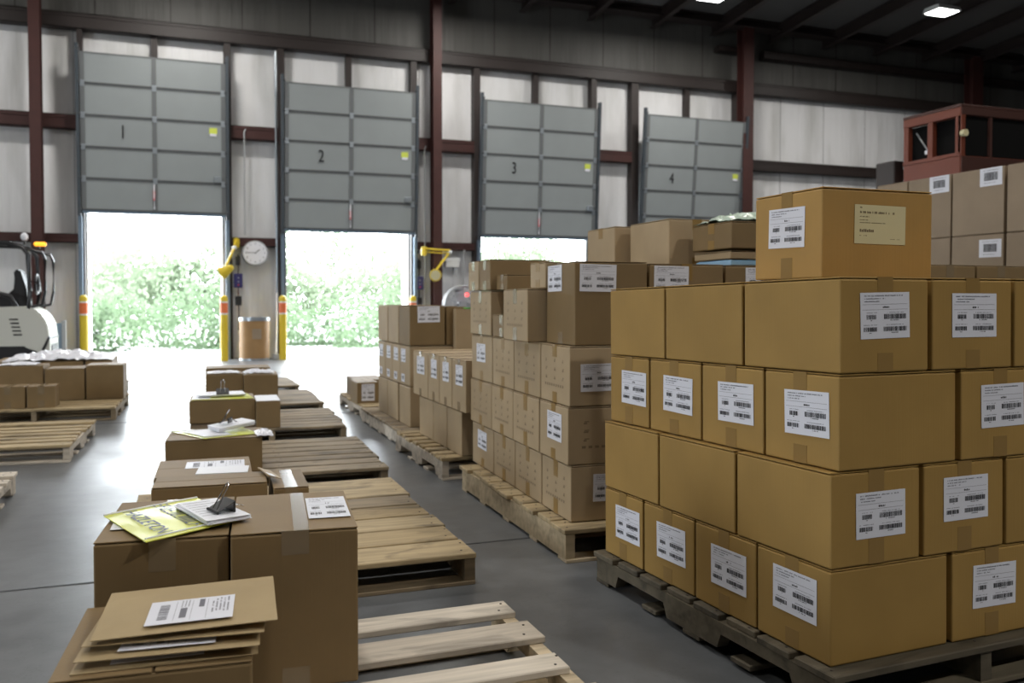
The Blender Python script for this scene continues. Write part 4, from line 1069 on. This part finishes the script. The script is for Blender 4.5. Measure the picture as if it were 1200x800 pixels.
mb = MB(); mb.cyl((.80, -.43, 1.80), (.80, -.43, 1.845), .02, 'black'); mb.box(.74, .90, -.47, -.38, 1.845, 1.905, 'amber', .02); mb.build('amber_light', root)
mb = MB(); mb.cyl((.62, -.44, 1.86), (.62, -.44, 1.93), .015, 'black'); mb.ball((.62, -.44, 1.975), .05, 'sheet', (1, 1, 1.2)); mb.build('work_light', root, smooth=True)
mb = MB(); mb.prism([(.35, .98), (.62, .98), (.60, 1.25), (.52, 1.52), (.44, 1.50), (.46, 1.22), (.3, 1.1)], 'y', -.22, .22, 'black', .02); mb.build('backrest', root)
mb = MB(); mb.prism([(-.15, .93), (.5, .93), (.5, 1.08), (.35, 1.13), (-.1, 1.08)], 'y', -.24, .24, 'black', .02); mb.build('seat', root)
mb = MB(); mb.tube([(-.1, -.36, .93), (-.05, -.36, 1.16), (.2, -.36, 1.18), (.42, -.36, 1.12), (.5, -.36, .95)], .035, 'black'); mb.build('armrest', root, smooth=True)
mb = MB(); mb.tube([(.74 + .0 * math.cos(R(a)), -.2 + .16 * math.cos(R(a)), 1.30 + .14 * math.sin(R(a))) for a in range(0, 360, 15)], .02, 'black', 6, True); mb.build('hose', root)
for x, r in ((.55, .20), (-.65, .23)):
    for s_ in (-.42, .42):
        mb = MB(); mb.cyl((x, s_ - .07, r), (x, s_ + .07, r), r, 'black', 28); mb.cyl((x, s_ - .075, r), (x, s_ + .075, r), r * .5, 'truck', 20); mb.build('wheel', root, smooth=True)
for s_ in (-.2, .2):
    mb = MB(); mb.box(-1.12, -1.02, s_ - .04, s_ + .04, .06, 2.1, 'black_gloss', .004); mb.build('mast_rail', root)
    mb = MB(); mb.box(-2.1, -1.12, s_ - .05, s_ + .05, .05, .09, 'black_gloss', .004); mb.build('fork', root)

# ------------------------------------------------------------------ rust-red steel cab behind the far right stack
root = thing('machine_cab', 'rust-red steel cab with two window openings behind the far right boxes', 'machine cab', (7.42, 6.82, 0))
w_, d_ = 1.6, .76
mb = MB(); mb.box(0, w_, 0, d_, .25, 2.54, 'rust', .01); mb.build('lower_body', root)
mb = MB(); mb.box(.01, w_, -.012, 0, .3, 2.53, 'dark_rust'); mb.build('front_panel', root)
mb = MB()
for yy in (0, .36, .69): mb.box(0, .06, yy, yy + .07, 2.53, 2.98, 'rust', .004)
mb.box(-.006, .066, -.004, d_, 2.94, 3.03, 'rust', .004); mb.box(-.006, .066, .002, d_, 2.535, 2.57, 'rust')
mb.build('side_frame', root)
mb = MB(); mb.box(0, w_, -.012, .05, 2.95, 3.03, 'dark_rust', .006); mb.box(.40, .43, 0, .03, 2.53, 2.95, 'dark_rust'); mb.box(w_ - .06, w_, 0, .06, 2.53, 2.95, 'dark_rust'); mb.box(.0, .05, -.01, .03, 2.53, 2.95, 'rust'); mb.build('front_frame', root)
mb = MB(); mb.box(-.01, w_, -.01, d_, 3.03, 3.06, 'dark_rust', .004); mb.build('roof', root)
mb = MB(); mb.box(.10, w_ - .02, .035, d_ - .004, 2.541, 2.945, 'void'); mb.build('inner_panel', root)  # black block standing in for the shade inside the cab
mb = MB(); mb.tube([(.085, .66, 2.88), (.085, .45, 2.60)], .008, 'fan_grey', 6); mb.box(.07, .098, .49, .53, 2.63, 2.67, 'sheet'); mb.build('gas_strut', root)
mb = MB(); mb.cyl((.02, -.05, 2.76), (.02, -.0, 2.76), .035, 'cream', 12); mb.build('side_light', root)
mb = MB(); mb.box(.1, w_ - .1, .1, d_ - .1, 0, .25, 'black'); mb.build('base', root)
mb = MB(); mb.box(-.02, .12, .82, 1.1, .0, 2.62, 'dark_steel', .01); tag(mb.build('steel_post_box', None, (7.45, 6.9, 0)), 'dark square post standing left of the rust-red cab', 'post')
